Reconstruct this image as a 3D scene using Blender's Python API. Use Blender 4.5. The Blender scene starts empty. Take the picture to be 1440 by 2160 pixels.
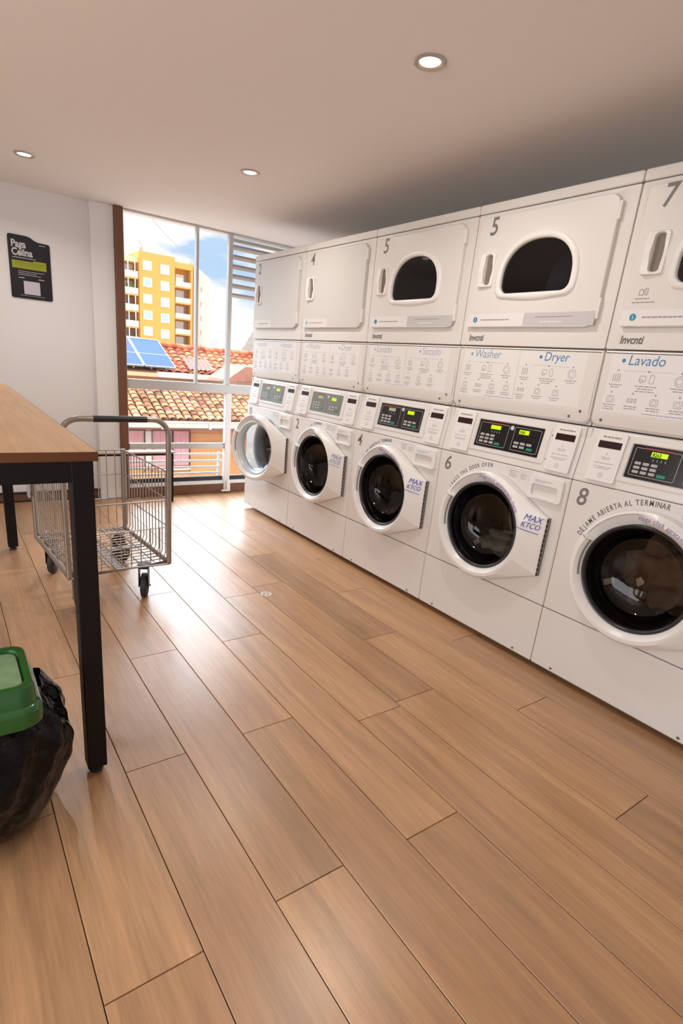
import bpy, bmesh, math, random
from mathutils import Vector, Matrix
random.seed(7)
S = bpy.context.scene
COL = S.collection
PI = math.pi

# ------------------------------------------------------------------ camera
CAMLOC = Vector((-2.03728, -1.20114, 1.19289))
r_ = Vector((0.82193303, -0.56278986, 0.08771352))
u_ = Vector((0.10773868, 0.30483247, 0.94629252))
f_ = Vector((0.55930177, 0.76833894, -0.31118612))
cd = bpy.data.cameras.new('camera')
cd.sensor_fit = 'AUTO'; cd.sensor_width = 36
cd.lens = 1147.56 / 2160 * 36
cd.shift_x = 26.97 / 2160
cd.shift_y = 69.73 / 2160
cd.clip_start = 0.02; cd.clip_end = 1000
cam = bpy.data.objects.new('camera', cd); COL.objects.link(cam)
M3 = Matrix((r_, u_, -f_)).transposed()
cam.matrix_world = Matrix.Translation(CAMLOC) @ M3.to_4x4()
S.camera = cam

# ------------------------------------------------------------------ view
S.view_settings.view_transform = 'Standard'
S.view_settings.look = 'None'
S.view_settings.gamma = 1
S.view_settings.use_curve_mapping = False
S.view_settings.exposure = 0.30

# ------------------------------------------------------------------ sky
W = bpy.data.worlds.new('sky'); S.world = W; W.use_nodes = True
nt = W.node_tree; nt.nodes.clear()
def N(t, typ, **k):
    n = t.nodes.new(typ)
    for a, b in k.items(): setattr(n, a, b)
    return n
out = N(nt, 'ShaderNodeOutputWorld'); bg = N(nt, 'ShaderNodeBackground')
tc = N(nt, 'ShaderNodeTexCoord'); sep = N(nt, 'ShaderNodeSeparateXYZ')
nt.links.new(tc.outputs['Generated'], sep.inputs[0])
mp = N(nt, 'ShaderNodeMapping'); mp.inputs['Scale'].default_value = (2.2, 2.2, 6.5)
mp.inputs['Location'].default_value = (0.35, 0.0, 0.62)
nt.links.new(tc.outputs['Generated'], mp.inputs[0])
nz = N(nt, 'ShaderNodeTexNoise'); nz.inputs['Scale'].default_value = 3.2
nz.inputs['Detail'].default_value = 7; nz.inputs['Roughness'].default_value = .5
nt.links.new(mp.outputs[0], nz.inputs['Vector'])
cr = N(nt, 'ShaderNodeValToRGB')
cr.color_ramp.elements[0].position = .46; cr.color_ramp.elements[0].color = (0, 0, 0, 1)
cr.color_ramp.elements[1].position = .55; cr.color_ramp.elements[1].color = (1, 1, 1, 1)
nt.links.new(nz.outputs['Fac'], cr.inputs[0])
blue = N(nt, 'ShaderNodeValToRGB')           # sky colour by elevation
e = blue.color_ramp.elements
e[0].position = 0.0; e[0].color = (.93, .95, 1.0, 1)
e[1].position = .40; e[1].color = (.62, .76, .95, 1)
k = e.new(.12); k.color = (.52, .70, .95, 1)
nt.links.new(sep.outputs['Z'], blue.inputs[0])
mx = N(nt, 'ShaderNodeMix', data_type='RGBA')
nt.links.new(cr.outputs[0], mx.inputs['Factor'])
nt.links.new(blue.outputs[0], mx.inputs['A']); mx.inputs['B'].default_value = (1, .99, 1, 1)
stg = N(nt, 'ShaderNodeMapRange'); stg.inputs['From Min'].default_value = .20; stg.inputs['From Max'].default_value = .38
stg.inputs['To Min'].default_value = 1.05; stg.inputs['To Max'].default_value = 8.0
stg.inputs['To Min'].default_value = 0; stg.inputs['To Max'].default_value = 1
nt.links.new(sep.outputs['Z'], stg.inputs['Value'])
azi = N(nt, 'ShaderNodeMapRange'); azi.inputs['From Min'].default_value = .30; azi.inputs['From Max'].default_value = .62   # unseen sky to the north boosted, added for the floor's window reflection
azi.inputs['To Min'].default_value = .9; azi.inputs['To Max'].default_value = 10.0
nt.links.new(sep.outputs['Y'], azi.inputs['Value'])
mad = N(nt, 'ShaderNodeMath', operation='MULTIPLY_ADD'); mad.inputs[2].default_value = .86
nt.links.new(stg.outputs[0], mad.inputs[0]); nt.links.new(azi.outputs[0], mad.inputs[1])
nt.links.new(mx.outputs['Result'], bg.inputs['Color']); nt.links.new(mad.outputs[0], bg.inputs['Strength'])
nt.links.new(bg.outputs[0], out.inputs[0])

# ------------------------------------------------------------------ sun
sd = bpy.data.lights.new('sun', 'SUN'); sd.energy = 1.4; sd.angle = .01; sd.color = (1, .93, .82)
so = bpy.data.objects.new('sun', sd); COL.objects.link(so)
so.rotation_euler = Vector((-.45, .75, -.62)).to_track_quat('-Z', 'Y').to_euler()
so.location = (6, -8, 8)

LAMP_W = 4.8
def area(name, loc, rot, sx, sy, en, color, portal=False):
    d = bpy.data.lights.new(name, 'AREA'); d.shape = 'RECTANGLE'; d.size = sx; d.size_y = sy
    d.energy = en; d.color = color
    if portal: d.cycles.is_portal = True
    o = bpy.data.objects.new(name, d); COL.objects.link(o); o.location = loc; o.rotation_euler = rot
    return o
# daylight portal standing exactly in the front window opening
area('daylight_portal', (-.01, 3.47, 1.12), (math.radians(-90), 0, 0), 1.62, 2.1, 1, (1, 1, 1), True)
# added area fill in the invented side window, lights the machine fronts
area('side_fill_light', (-4.12, -.6, 1.35), (0, math.radians(-90), 0), 1.3, 3.6, 50, (.98, .965, .96))

# ------------------------------------------------------------------ materials
MATS = {}
def mat(name, color=(.8, .8, .8), rough=.5, metal=0, spec=.5, coat=0, emis=None, es=1, noise=None, bump=None, coat_rough=.05):
    if name in MATS: return MATS[name]
    m = bpy.data.materials.new(name); m.use_nodes = True; t = m.node_tree; b = t.nodes['Principled BSDF']
    b.inputs['Base Color'].default_value = (*color, 1); b.inputs['Roughness'].default_value = rough
    b.inputs['Metallic'].default_value = metal; b.inputs['Specular IOR Level'].default_value = spec
    b.inputs['Coat Weight'].default_value = coat; b.inputs['Coat Roughness'].default_value = coat_rough
    if emis: b.inputs['Emission Color'].default_value = (*emis, 1); b.inputs['Emission Strength'].default_value = es
    c = N(t, 'ShaderNodeTexCoord')
    if noise:
        sc, amt = noise
        n = N(t, 'ShaderNodeTexNoise'); n.inputs['Scale'].default_value = sc; n.inputs['Detail'].default_value = 5
        t.links.new(c.outputs['Object'], n.inputs['Vector'])
        r = N(t, 'ShaderNodeMapRange'); r.inputs['To Min'].default_value = 1 - amt; r.inputs['To Max'].default_value = 1 + amt
        t.links.new(n.outputs['Fac'], r.inputs['Value'])
        x = N(t, 'ShaderNodeMix', data_type='RGBA', blend_type='MULTIPLY'); x.inputs['Factor'].default_value = 1
        x.inputs['A'].default_value = (*color, 1); t.links.new(r.outputs[0], x.inputs['B'])
        t.links.new(x.outputs['Result'], b.inputs['Base Color'])
    if bump:
        sc, st = bump
        n = N(t, 'ShaderNodeTexNoise'); n.inputs['Scale'].default_value = sc; n.inputs['Detail'].default_value = 4
        t.links.new(c.outputs['Object'], n.inputs['Vector'])
        bp = N(t, 'ShaderNodeBump'); bp.inputs['Strength'].default_value = st; bp.inputs['Distance'].default_value = .01
        t.links.new(n.outputs['Fac'], bp.inputs['Height']); t.links.new(bp.outputs[0], b.inputs['Normal'])
    MATS[name] = m
    return m

def island_mat(name, stops, rough=.8, spec=.2, grain=None, varied=None):
    """colour picked at random per separate piece (tile / plank) of a mesh"""
    m = bpy.data.materials.new(name); m.use_nodes = True; t = m.node_tree; b = t.nodes['Principled BSDF']
    g = N(t, 'ShaderNodeNewGeometry'); cr = N(t, 'ShaderNodeValToRGB')
    el = cr.color_ramp.elements
    el[0].position = stops[0][0]; el[0].color = (*stops[0][1], 1); el[1].position = stops[-1][0]; el[1].color = (*stops[-1][1], 1)
    for p, c in stops[1:-1]:
        k = el.new(p); k.color = (*c, 1)
    t.links.new(g.outputs['Random Per Island'], cr.inputs[0])
    src = cr.outputs[0]
    c = N(t, 'ShaderNodeTexCoord')
    if varied:
        n = N(t, 'ShaderNodeTexNoise'); n.inputs['Scale'].default_value = varied[0]; n.inputs['Detail'].default_value = 4
        t.links.new(c.outputs['Object'], n.inputs['Vector'])
        r = N(t, 'ShaderNodeMapRange'); r.inputs['From Min'].default_value = .3; r.inputs['From Max'].default_value = .7
        r.inputs['To Min'].default_value = 1 - varied[1]; r.inputs['To Max'].default_value = 1 + varied[1]
        t.links.new(n.outputs['Fac'], r.inputs['Value'])
        x = N(t, 'ShaderNodeMix', data_type='RGBA', blend_type='MULTIPLY'); x.inputs['Factor'].default_value = 1
        t.links.new(src, x.inputs['A']); t.links.new(r.outputs[0], x.inputs['B']); src = x.outputs['Result']
    t.links.new(src, b.inputs['Base Color'])
    b.inputs['Roughness'].default_value = rough; b.inputs['Specular IOR Level'].default_value = spec
    MATS[name] = m
    return m, t, b, src

# floor: oak planks, grain along y
fm, t, b, src = island_mat('oak_plank', [(0, (.40, .225, .118)), (.35, (.47, .258, .125)), (.7, (.50, .28, .138)), (1, (.53, .298, .148))], .32, .8)
c = N(t, 'ShaderNodeTexCoord'); g = N(t, 'ShaderNodeNewGeometry')
mp = N(t, 'ShaderNodeMapping'); mp.inputs['Scale'].default_value = (1, .055, 1)
ad = N(t, 'ShaderNodeVectorMath', operation='ADD'); sc = N(t, 'ShaderNodeVectorMath', operation='SCALE'); sc.inputs['Scale'].default_value = 37
t.links.new(g.outputs['Random Per Island'], sc.inputs[0])
t.links.new(c.outputs['Object'], ad.inputs[0]); t.links.new(sc.outputs[0], ad.inputs[1]); t.links.new(ad.outputs[0], mp.inputs[0])
n1 = N(t, 'ShaderNodeTexNoise'); n1.inputs['Scale'].default_value = 130; n1.inputs['Detail'].default_value = 6; n1.inputs['Roughness'].default_value = .7
n2 = N(t, 'ShaderNodeTexNoise'); n2.inputs['Scale'].default_value = 16; n2.inputs['Detail'].default_value = 4; n2.inputs['Distortion'].default_value = .8
t.links.new(mp.outputs[0], n1.inputs['Vector']); t.links.new(mp.outputs[0], n2.inputs['Vector'])
m1 = N(t, 'ShaderNodeMapRange'); m1.inputs['From Min'].default_value = .3; m1.inputs['From Max'].default_value = .7
m1.inputs['To Min'].default_value = .82; m1.inputs['To Max'].default_value = 1.14; t.links.new(n1.outputs['Fac'], m1.inputs['Value'])
m2 = N(t, 'ShaderNodeMapRange'); m2.inputs['From Min'].default_value = .3; m2.inputs['From Max'].default_value = .7
m2.inputs['To Min'].default_value = .78; m2.inputs['To Max'].default_value = 1.16; t.links.new(n2.outputs['Fac'], m2.inputs['Value'])
mm = N(t, 'ShaderNodeMath', operation='MULTIPLY'); t.links.new(m1.outputs[0], mm.inputs[0]); t.links.new(m2.outputs[0], mm.inputs[1])
x = N(t, 'ShaderNodeMix', data_type='RGBA', blend_type='MULTIPLY'); x.inputs['Factor'].default_value = 1
t.links.new(src, x.inputs['A']); t.links.new(mm.outputs[0], x.inputs['B']); t.links.new(x.outputs['Result'], b.inputs['Base Color'])
bp = N(t, 'ShaderNodeBump'); bp.inputs['Strength'].default_value = .12; bp.inputs['Distance'].default_value = .002
t.links.new(n1.outputs['Fac'], bp.inputs['Height']); t.links.new(bp.outputs[0], b.inputs['Normal'])
FLOOR = fm

# table top: pale oak butcher block
def wood(name, c0, c1, rough, scale=(1, .06, 1)):
    m = mat(name, c0, rough); t = m.node_tree; b = t.nodes['Principled BSDF']
    c = N(t, 'ShaderNodeTexCoord'); mp = N(t, 'ShaderNodeMapping'); mp.inputs['Scale'].default_value = scale
    t.links.new(c.outputs['Object'], mp.inputs[0])
    n = N(t, 'ShaderNodeTexNoise'); n.inputs['Scale'].default_value = 45; n.inputs['Detail'].default_value = 6; n.inputs['Distortion'].default_value = .5
    t.links.new(mp.outputs[0], n.inputs['Vector'])
    r = N(t, 'ShaderNodeValToRGB'); r.color_ramp.elements[0].position = .3; r.color_ramp.elements[1].position = .7
    r.color_ramp.elements[0].color = (*c0, 1); r.color_ramp.elements[1].color = (*c1, 1)
    t.links.new(n.outputs['Fac'], r.inputs[0]); t.links.new(r.outputs[0], b.inputs['Base Color'])
    return m
TABLEWOOD = wood('table_oak', (.50, .29, .135), (.62, .39, .20), .5)
EDGEWOOD = wood('table_edge_walnut', (.085, .027, .009), (.16, .058, .018), .45, (.06, 1, 1))
TRIMWOOD = wood('brown_trim', (.135, .055, .028), (.17, .07, .036), .4, (1, 1, .05))

WALL = mat('wall_paint', (.75, .735, .73), .9, spec=.2, bump=(60, .03))
CEIL = mat('ceiling_paint', (.85, .81, .78), .9, spec=.2)
WHITE = mat('white_enamel', (.76, .73, .70), .28, spec=.5, coat=.3, noise=(1.4, .02))
WHITE2 = mat('white_plastic', (.82, .795, .77), .3, spec=.5, noise=(2, .015))
WHITE3 = mat('white_dryer_enamel', (.75, .715, .68), .33, spec=.45, noise=(1.4, .02))
GREYDOOR = mat('pale_grey_steel', (.66, .64, .61), .3, spec=.5)
STICKER = mat('sticker_white', (.79, .77, .75), .35)
GREYBAND = mat('sticker_grey', (.57, .55, .56), .35)
BLACK = mat('black_metal', (.0045, .004, .006), .5, spec=.3)
BLACKP = mat('black_plastic', (.02, .02, .022), .35)
BLACKGL = mat('black_panel_gloss', (.014, .012, .013), .18)
GREYPANEL = mat('faded_grey_panel', (.20, .21, .19), .25)
RUBBER = mat('black_rubber', (.03, .03, .034), .6)
DARKGREY = mat('dark_grey_print', (.14, .13, .12), .6)
MIDGREY = mat('mid_grey_print', (.33, .30, .29), .6)
LINEGREY = mat('light_grey_print', (.46, .43, .41), .6)
NUMGREY = mat('number_grey', (.19, .18, .165), .45)
BLUEPRINT = mat('blue_print', (.055, .22, .42), .5)
BLUEPALE = mat('pale_blue_print', (.38, .47, .58), .5)
TEAL = mat('teal_print', (.03, .27, .42), .5)
INK = mat('blue_ink', (.045, .075, .42), .5)
PURPLE = mat('purple_print', (.19, .15, .42), .5)
LCD = mat('green_lcd', (.25, .4, .0), .3, emis=(.50, .72, .0), es=.75)
LCDDIM = mat('dim_lcd', (.12, .15, .05), .3)
LCDTXT = mat('lcd_digit', (.03, .08, .0), .4)
GREENBTN = mat('green_button', (.0, .26, .15), .4)
KEY = mat('grey_key', (.42, .40, .39), .45)
REDPRINT = mat('red_print', (.40, .05, .04), .5)
MAROON = mat('reader_display', (.03, .008, .010), .2)
CHROME = mat('galvanised_tube', (.43, .40, .37), .33, metal=.85, noise=(30, .15))
WIRE = mat('zinc_wire', (.40, .375, .35), .32, metal=.85)
STEEL = mat('drum_steel', (.21, .17, .135), .3, metal=.85)
GASKET = mat('dark_gasket', (.018, .018, .02), .3)
ALU = mat('window_aluminium', (.52, .50, .48), .35, metal=.25)
ALUW = mat('white_aluminium', (.74, .72, .70), .35)
SIGN = mat('sign_charcoal', (.014, .012, .016), .5, spec=.3)
LIME = mat('sign_lime', (.27, .30, .004), .5)
SIGNTXT = mat('sign_text', (.52, .50, .53), .5)
SIGNWHITE = mat('sign_white', (.50, .48, .54), .5)
BAG = mat('black_bag_film', (.004, .0035, .004), .14, spec=.20, bump=(26, 1.0))
GREEN = mat('green_plastic', (.007, .105, .018), .22, spec=.6, coat=.4)
GREEN2 = mat('green_flap_dusty', (.20, .34, .17), .38, noise=(30, .35))
EMIT = mat('lamp_disc', (1, 1, 1), .5, emis=(1, .93, .85), es=5)
GOLD = mat('lamp_reflector', (.85, .55, .22), .25, metal=.8)
NICKEL = mat('lamp_trim', (.50, .46, .43), .3, metal=.55)

def glass_mat(name, tint, refl, rough=.02):
    m = bpy.data.materials.new(name); m.use_nodes = True; t = m.node_tree; t.nodes.clear()
    o = N(t, 'ShaderNodeOutputMaterial'); tr = N(t, 'ShaderNodeBsdfTransparent'); gl = N(t, 'ShaderNodeBsdfGlossy')
    tr.inputs[0].default_value = (*tint, 1); gl.inputs['Roughness'].default_value = rough
    fr = N(t, 'ShaderNodeLayerWeight'); fr.inputs[0].default_value = .5
    pw = N(t, 'ShaderNodeMath', operation='POWER'); pw.inputs[1].default_value = 4; t.links.new(fr.outputs['Facing'], pw.inputs[0])
    ml = N(t, 'ShaderNodeMath', operation='MULTIPLY_ADD'); ml.inputs[1].default_value = refl*.9; ml.inputs[2].default_value = refl*.05; t.links.new(pw.outputs[0], ml.inputs[0])
    mxx = N(t, 'ShaderNodeMixShader'); t.links.new(ml.outputs[0], mxx.inputs[0])
    t.links.new(tr.outputs[0], mxx.inputs[1]); t.links.new(gl.outputs[0], mxx.inputs[2]); t.links.new(mxx.outputs[0], o.inputs[0])
    return m
PANE = glass_mat('window_glass', (.98, .99, .99), .25)
DOORGLASS = glass_mat('washer_door_glass', (.46, .42, .39), .7, .04)
CLEARGLASS = glass_mat('clear_bowl_glass', (.86, .93, .97), 1.3)
DRYGLASS = glass_mat('dryer_door_glass', (.20, .21, .23), 1.0, .05)

# ------------------------------------------------------------------ mesh helpers
class MB:
    def __init__(s, f=None): s.v = []; s.f = []; s.T = f or (lambda x, y, z: (x, y, z)); s.mi = []; s.m = 0
    def vv(s, p): s.v.append(s.T(*p)); return len(s.v) - 1
    def face(s, idx): s.f.append(tuple(idx)); s.mi.append(s.m)
    def box(s, x0, x1, y0, y1, z0, z1):
        i = [s.vv(p) for p in [(x0,y0,z0),(x1,y0,z0),(x1,y1,z0),(x0,y1,z0),(x0,y0,z1),(x1,y0,z1),(x1,y1,z1),(x0,y1,z1)]]
        for a in [(0,3,2,1),(4,5,6,7),(0,1,5,4),(1,2,6,5),(2,3,7,6),(3,0,4,7)]: s.face([i[k] for k in a])
        return s
    def loops(s, rings, close=True, cap0=False, cap1=False):
        ids = [[s.vv(p) for p in r] for r in rings]; n = len(ids[0])
        for a, b in zip(ids, ids[1:]):
            for k in range(n if close else n - 1):
                s.face((a[k], a[(k+1) % n], b[(k+1) % n], b[k]))
        if cap0: s.face(reversed(ids[0]))
        if cap1: s.face(ids[-1])
        return s
    def tube(s, pts, r, n=8, closed=False):
        pts = [Vector(p) for p in pts]; L = len(pts); rings = []
        prev = None
        for i, p in enumerate(pts):
            if closed: d = pts[(i+1) % L] - pts[i-1]
            else: d = pts[min(i+1, L-1)] - pts[max(i-1, 0)]
            d.normalize()
            if prev is None:
                a = Vector((0, 0, 1)) if abs(d.z) < .9 else Vector((1, 0, 0)); nx = d.cross(a).normalized()
            else:
                nx = (prev - d * prev.dot(d)); nx = nx.normalized() if nx.length > 1e-6 else d.orthogonal().normalized()
            prev = nx; ny = d.cross(nx)
            rings.append([tuple(p + nx * r * math.cos(2*PI*k/n) + ny * r * math.sin(2*PI*k/n)) for k in range(n)])
        if closed: rings.append(rings[0]); return s.loops(rings)
        return s.loops(rings, True, True, True)
    def lathe(s, prof, c=(0, 0, 0), axis='z', n=32, cap0=False, cap1=False):
        rings = []
        for r, h in prof:
            ring = []
            for k in range(n):
                a = 2*PI*k/n; x, y = r*math.cos(a), r*math.sin(a)
                if axis == 'z': ring.append((c[0]+x, c[1]+y, c[2]+h))
                elif axis == 'x': ring.append((c[0]+h, c[1]+x, c[2]+y))
                elif axis == 'y': ring.append((c[0]+x, c[1]+h, c[2]+y))
                else: ring.append((c[0]+x, c[1]+y, c[2]+h))
            rings.append(ring)
        return s.loops(rings, True, cap0, cap1)
    def poly(s, pts): s.face([s.vv(p) for p in pts]); return s
    def build(s, name, mats, parent=None, smooth=None, bevel=0, seg=2, loc=None):
        me = bpy.data.meshes.new(name); me.from_pydata(s.v, [], s.f); me.update()
        bm = bmesh.new(); bm.from_mesh(me); bmesh.ops.recalc_face_normals(bm, faces=bm.faces)
        bm.to_mesh(me); bm.free()
        if not isinstance(mats, (list, tuple)): mats = [mats]
        for m in mats: me.materials.append(m)
        for p, k in zip(me.polygons, s.mi): p.material_index = k
        if smooth is not None:
            me.shade_smooth(); me.set_sharp_from_angle(angle=math.radians(smooth))
        o = bpy.data.objects.new(name, me); COL.objects.link(o)
        if parent: o.parent = parent
        if loc: o.location = loc
        if bevel:
            md = o.modifiers.new('bevel', 'BEVEL'); md.width = bevel; md.segments = seg; md.limit_method = 'ANGLE'; md.harden_normals = False
            me.shade_smooth(); me.set_sharp_from_angle(angle=math.radians(40))
        if bevel or smooth is not None:
            wn = o.modifiers.new('weighted', 'WEIGHTED_NORMAL'); wn.keep_sharp = True; wn.weight = 80
        return o
def B(name, m, x0, x1, y0, y1, z0, z1, parent=None, bevel=0):
    return MB().box(x0, x1, y0, y1, z0, z1).build(name, m, parent, bevel=bevel)
def tag(o, label=None, cat=None, group=None, kind=None):
    if label: o['label'] = label
    if cat: o['category'] = cat
    if group: o['group'] = group
    if kind: o['kind'] = kind
    return o
def thing(name, label, cat, loc=(0, 0, 0), rz=0, group=None):
    o = bpy.data.objects.new(name, None); COL.objects.link(o); o.location = loc; o.rotation_euler = (0, 0, rz)
    o.empty_display_size = .1
    return tag(o, label, cat, group)
def struct(o): o['kind'] = 'structure'; return o
def rrect(u0, u1, v0, v1, r, n=5):
    pts = []
    rs = r if isinstance(r, (list, tuple)) else [r]*4         # bl, br, tr, tl
    for (cx, cy, a0), rr in zip([(u0, v0, PI), (u1, v0, 1.5*PI), (u1, v1, 0), (u0, v1, .5*PI)], rs):
        ccx = cx + (rr if cx == u0 else -rr); ccy = cy + (rr if cy == v0 else -rr)
        for k in range(n+1):
            a = a0 + (PI/2)*k/n; pts.append((ccx + rr*math.cos(a), ccy + rr*math.sin(a)))
    return pts
def inset(pts, d):
    n = len(pts); res = []
    for i in range(n):
        p0, p1, p2 = Vector(pts[i-1]), Vector(pts[i]), Vector(pts[(i+1) % n])
        a = (p1-p0); b = (p2-p1)
        if a.length < 1e-9: a = b
        if b.length < 1e-9: b = a
        a.normalize(); b.normalize(); nn = Vector((-a.y-b.y, a.x+b.x))
        if nn.length < 1e-9: nn = Vector((-a.y, a.x))
        nn.normalize(); res.append((p1.x+nn.x*d, p1.y+nn.y*d))
    return res
def plate(mb, pts, w0, w1, bev=.003):
    a = inset(pts, bev); md = inset(pts, bev*.3)
    return mb.loops([[(u, v, w0) for u, v in pts], [(u, v, w1-bev) for u, v in pts], [(u, v, w1-bev*.3) for u, v in md], [(u, v, w1) for u, v in a]], True, True, True)
def raycast(poly, c, th):
    d = Vector((math.cos(th), math.sin(th))); best = None; n = len(poly)
    for i in range(n):
        p, q = Vector(poly[i]) - Vector(c), Vector(poly[(i+1) % n]) - Vector(c); e = q - p
        den = d.x*e.y - d.y*e.x
        if abs(den) < 1e-12: continue
        t = (p.x*e.y - p.y*e.x)/den; s_ = (p.x*d.y - p.y*d.x)/den
        if t > 0 and -1e-6 <= s_ <= 1+1e-6: best = t if best is None else max(best, t)
    return best
def hull(pts):
    pts = sorted(set(pts))
    def half(ps):
        h = []
        for p in ps:
            while len(h) > 1 and (h[-1][0]-h[-2][0])*(p[1]-h[-2][1]) - (h[-1][1]-h[-2][1])*(p[0]-h[-2][0]) <= 0: h.pop()
            h.append(p)
        return h
    a = half(pts); b_ = half(pts[::-1]); return a[:-1] + b_[:-1]
def thetas(n, extra=()):
    t = [2*PI*k/n for k in range(n)] + [x % (2*PI) for x in extra]
    return sorted(t)

def textmesh(body, size, align='LEFT', shear=0, bold=0):
    c = bpy.data.curves.new('t', 'FONT'); c.body = body; c.size = size; c.align_x = align; c.shear = shear
    c.offset = bold; c.resolution_u = 3
    o = bpy.data.objects.new('t', c); COL.objects.link(o)
    bpy.context.view_layer.update()
    dg = bpy.context.evaluated_depsgraph_get()
    me = bpy.data.meshes.new_from_object(o.evaluated_get(dg)); bpy.data.objects.remove(o); bpy.data.curves.remove(c)
    vs = [tuple(v.co) for v in me.vertices]; fs = [tuple(p.vertices) for p in me.polygons]; bpy.data.meshes.remove(me)
    return vs, fs
def put_text(mb, body, size, u, v, w, align='LEFT', shear=0, bold=0, rot=0, sx=1):
    vs, fs = textmesh(body, size, align, shear, bold); base = len(mb.v); c, s_ = math.cos(rot), math.sin(rot)
    for (x, y, z) in vs:
        x *= sx; mb.v.append(mb.T(u + x*c - y*s_, v + x*s_ + y*c, w))
    for f in fs: mb.f.append(tuple(base + k for k in f)); mb.mi.append(mb.m)
def arc_text(mb, body, size, cu, cv, R, a0, a1, w, bold=0, sx=.8):
    wd = {'I': .35, ' ': .4, 'i': .3, 'l': .3, 'r': .42, 'f': .38, 't': .4, 'j': .3, 'M': .9, 'm': .9}
    ws = [wd.get(ch, .68 if ch.isupper() else .58) for ch in body]; tot = sum(ws); x = 0
    for ch, q in zip(body, ws):
        a = a0 + (a1 - a0)*((x + q/2)/tot); x += q
        if ch == ' ': continue
        put_text(mb, ch, size, cu + R*math.cos(a), cv + R*math.sin(a), w, 'CENTER', 0, bold, a - PI/2, sx)
def bars(mb, u, v, w, width, lines, pitch, h, center=False, seed=0, shrink=.85):
    rnd = random.Random(seed)
    for k in range(lines):
        L = width*(1 if k == 0 else rnd.uniform(.6, .95)); x = u - (L/2 if center else 0); end = x + L; y = v - k*pitch
        while x < end - .002:
            q = min(rnd.uniform(.008, .02), end - x); mb.poly([(x, y, w), (x+q, y, w), (x+q, y+h, w), (x, y+h, w)]); x += q + .0025
def disc(mb, u, v, w, r, n=14): mb.poly([(u + r*math.cos(2*PI*k/n), v + r*math.sin(2*PI*k/n), w) for k in range(n)])
def ringf(mb, u, v, w, r0, r1, n=18):
    a = [(u + r0*math.cos(2*PI*k/n), v + r0*math.sin(2*PI*k/n), w) for k in range(n)]
    b_ = [(u + r1*math.cos(2*PI*k/n), v + r1*math.sin(2*PI*k/n), w) for k in range(n)]
    mb.loops([a, b_])
def frame(mb, pts, t, w):
    mb.loops([[(a, b_, w) for a, b_ in pts], [(a, b_, w) for a, b_ in inset(pts, t)]])

# ------------------------------------------------------------------ room
H = 2.145; YW = 3.41; XR = .80; XL = -4.2; YB = -3.6
# floor planks (seams follow the real floor)
mb = MB()
seam = [-1.904, -1.703, -1.518, -1.322, -1.126, -.928, -.727, -.528, -.333, -.14, .05]
xs = [-1.904 - .1955*k for k in range(12, 0, -1)] + seam + [.05 + .1955*k for k in range(1, 5)]
off = {12: -.43, 13: .17, 14: .80, 15: .17, 16: .778, 17: .255, 18: .07, 19: .52, 20: -.19, 21: .33}
LEN = 1.21
for i in range(len(xs)-1):
    y = off.get(i, random.uniform(0, 1.2)); y -= LEN*math.ceil((y - YB)/LEN) 
    while y < YW + .1:
        y0, y1 = max(y, YB), min(y + (LEN if i != 17 else 1.157), YW + .1)
        if y1 - y0 > .02:
            a, b_ = .0012, .0008; x0, x1 = xs[i] + a, xs[i+1] - a; y0 += a; y1 -= a
            lo = [(x0, y0, -.004), (x1, y0, -.004), (x1, y1, -.004), (x0, y1, -.004)]
            t0 = [(x0, y0, -b_), (x1, y0, -b_), (x1, y1, -b_), (x0, y1, -b_)]
            t1 = [(x0+b_, y0+b_, 0), (x1-b_, y0+b_, 0), (x1-b_, y1-b_, 0), (x0+b_, y1-b_, 0)]
            mb.loops([lo, t0, t1], True, False, True)
        y += (LEN if i != 17 else 1.157)
fl = mb.build('floor', FLOOR); struct(fl)
sub = B('floor_base', mat('plank_gap', (.10, .055, .03), .9), XL, XR + .1, YB, YW + .1, -.12, -.0035, fl)
struct(B('ceiling', CEIL, XL-.1, XR+.1, YB-.1, YW+.14, H, H+.12))
struct(B('wall_right', WALL, XR, XR+.1, YB-.1, YW+.14, 0, H))
struct(B('wall_back', WALL, XL-.1, XR, YB-.1, YB, 0, H))
mb = MB(); mb.box(XL-.1, XL, YB, 3.44, 0, .7); mb.box(XL-.1, XL, YB, 3.44, 2.0, H); mb.box(XL-.1, XL, YB, -2.4, .7, 2.0); mb.box(XL-.1, XL, 1.2, 3.44, .7, 2.0)
struct(mb.build('wall_left', WALL))
w2 = MB(); w2.box(XL-.06, XL-.03, -2.4, 1.2, .7, .75); w2.box(XL-.06, XL-.03, -2.4, 1.2, 1.95, 2.0)
for yy in (-2.4, -1.2, 0, 1.15): w2.box(XL-.06, XL-.03, yy, yy+.05, .75, 1.95)
struct(w2.build('added_side_window', ALUW))  # unseen window, added as an opening for soft side light
struct(B('wall_front', WALL, XL-.1, -1.03, 3.44, 3.56, 0, H))
struct(B('trim_1', WALL, -1.032, -.871, 3.38, 3.56, 0, H, bevel=.004))      # white column at the wall's end
mbb = MB(); mbb.box(XL, -1.034, 3.428, 3.4399, .012, .062)
bb = struct(mbb.build('baseboard_front', TRIMWOOD))
B('black_strip', BLACKP, XL, -1.034, 3.424, 3.4399, .062, .078, bb); B('black_strip', BLACKP, XL, -1.034, 3.424, 3.4399, -.0, .012, bb)
struct(B('trim_2', TRIMWOOD, -.871, -.812, 3.35, 3.46, 0, H, bevel=.003))    # brown post beside the window

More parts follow.
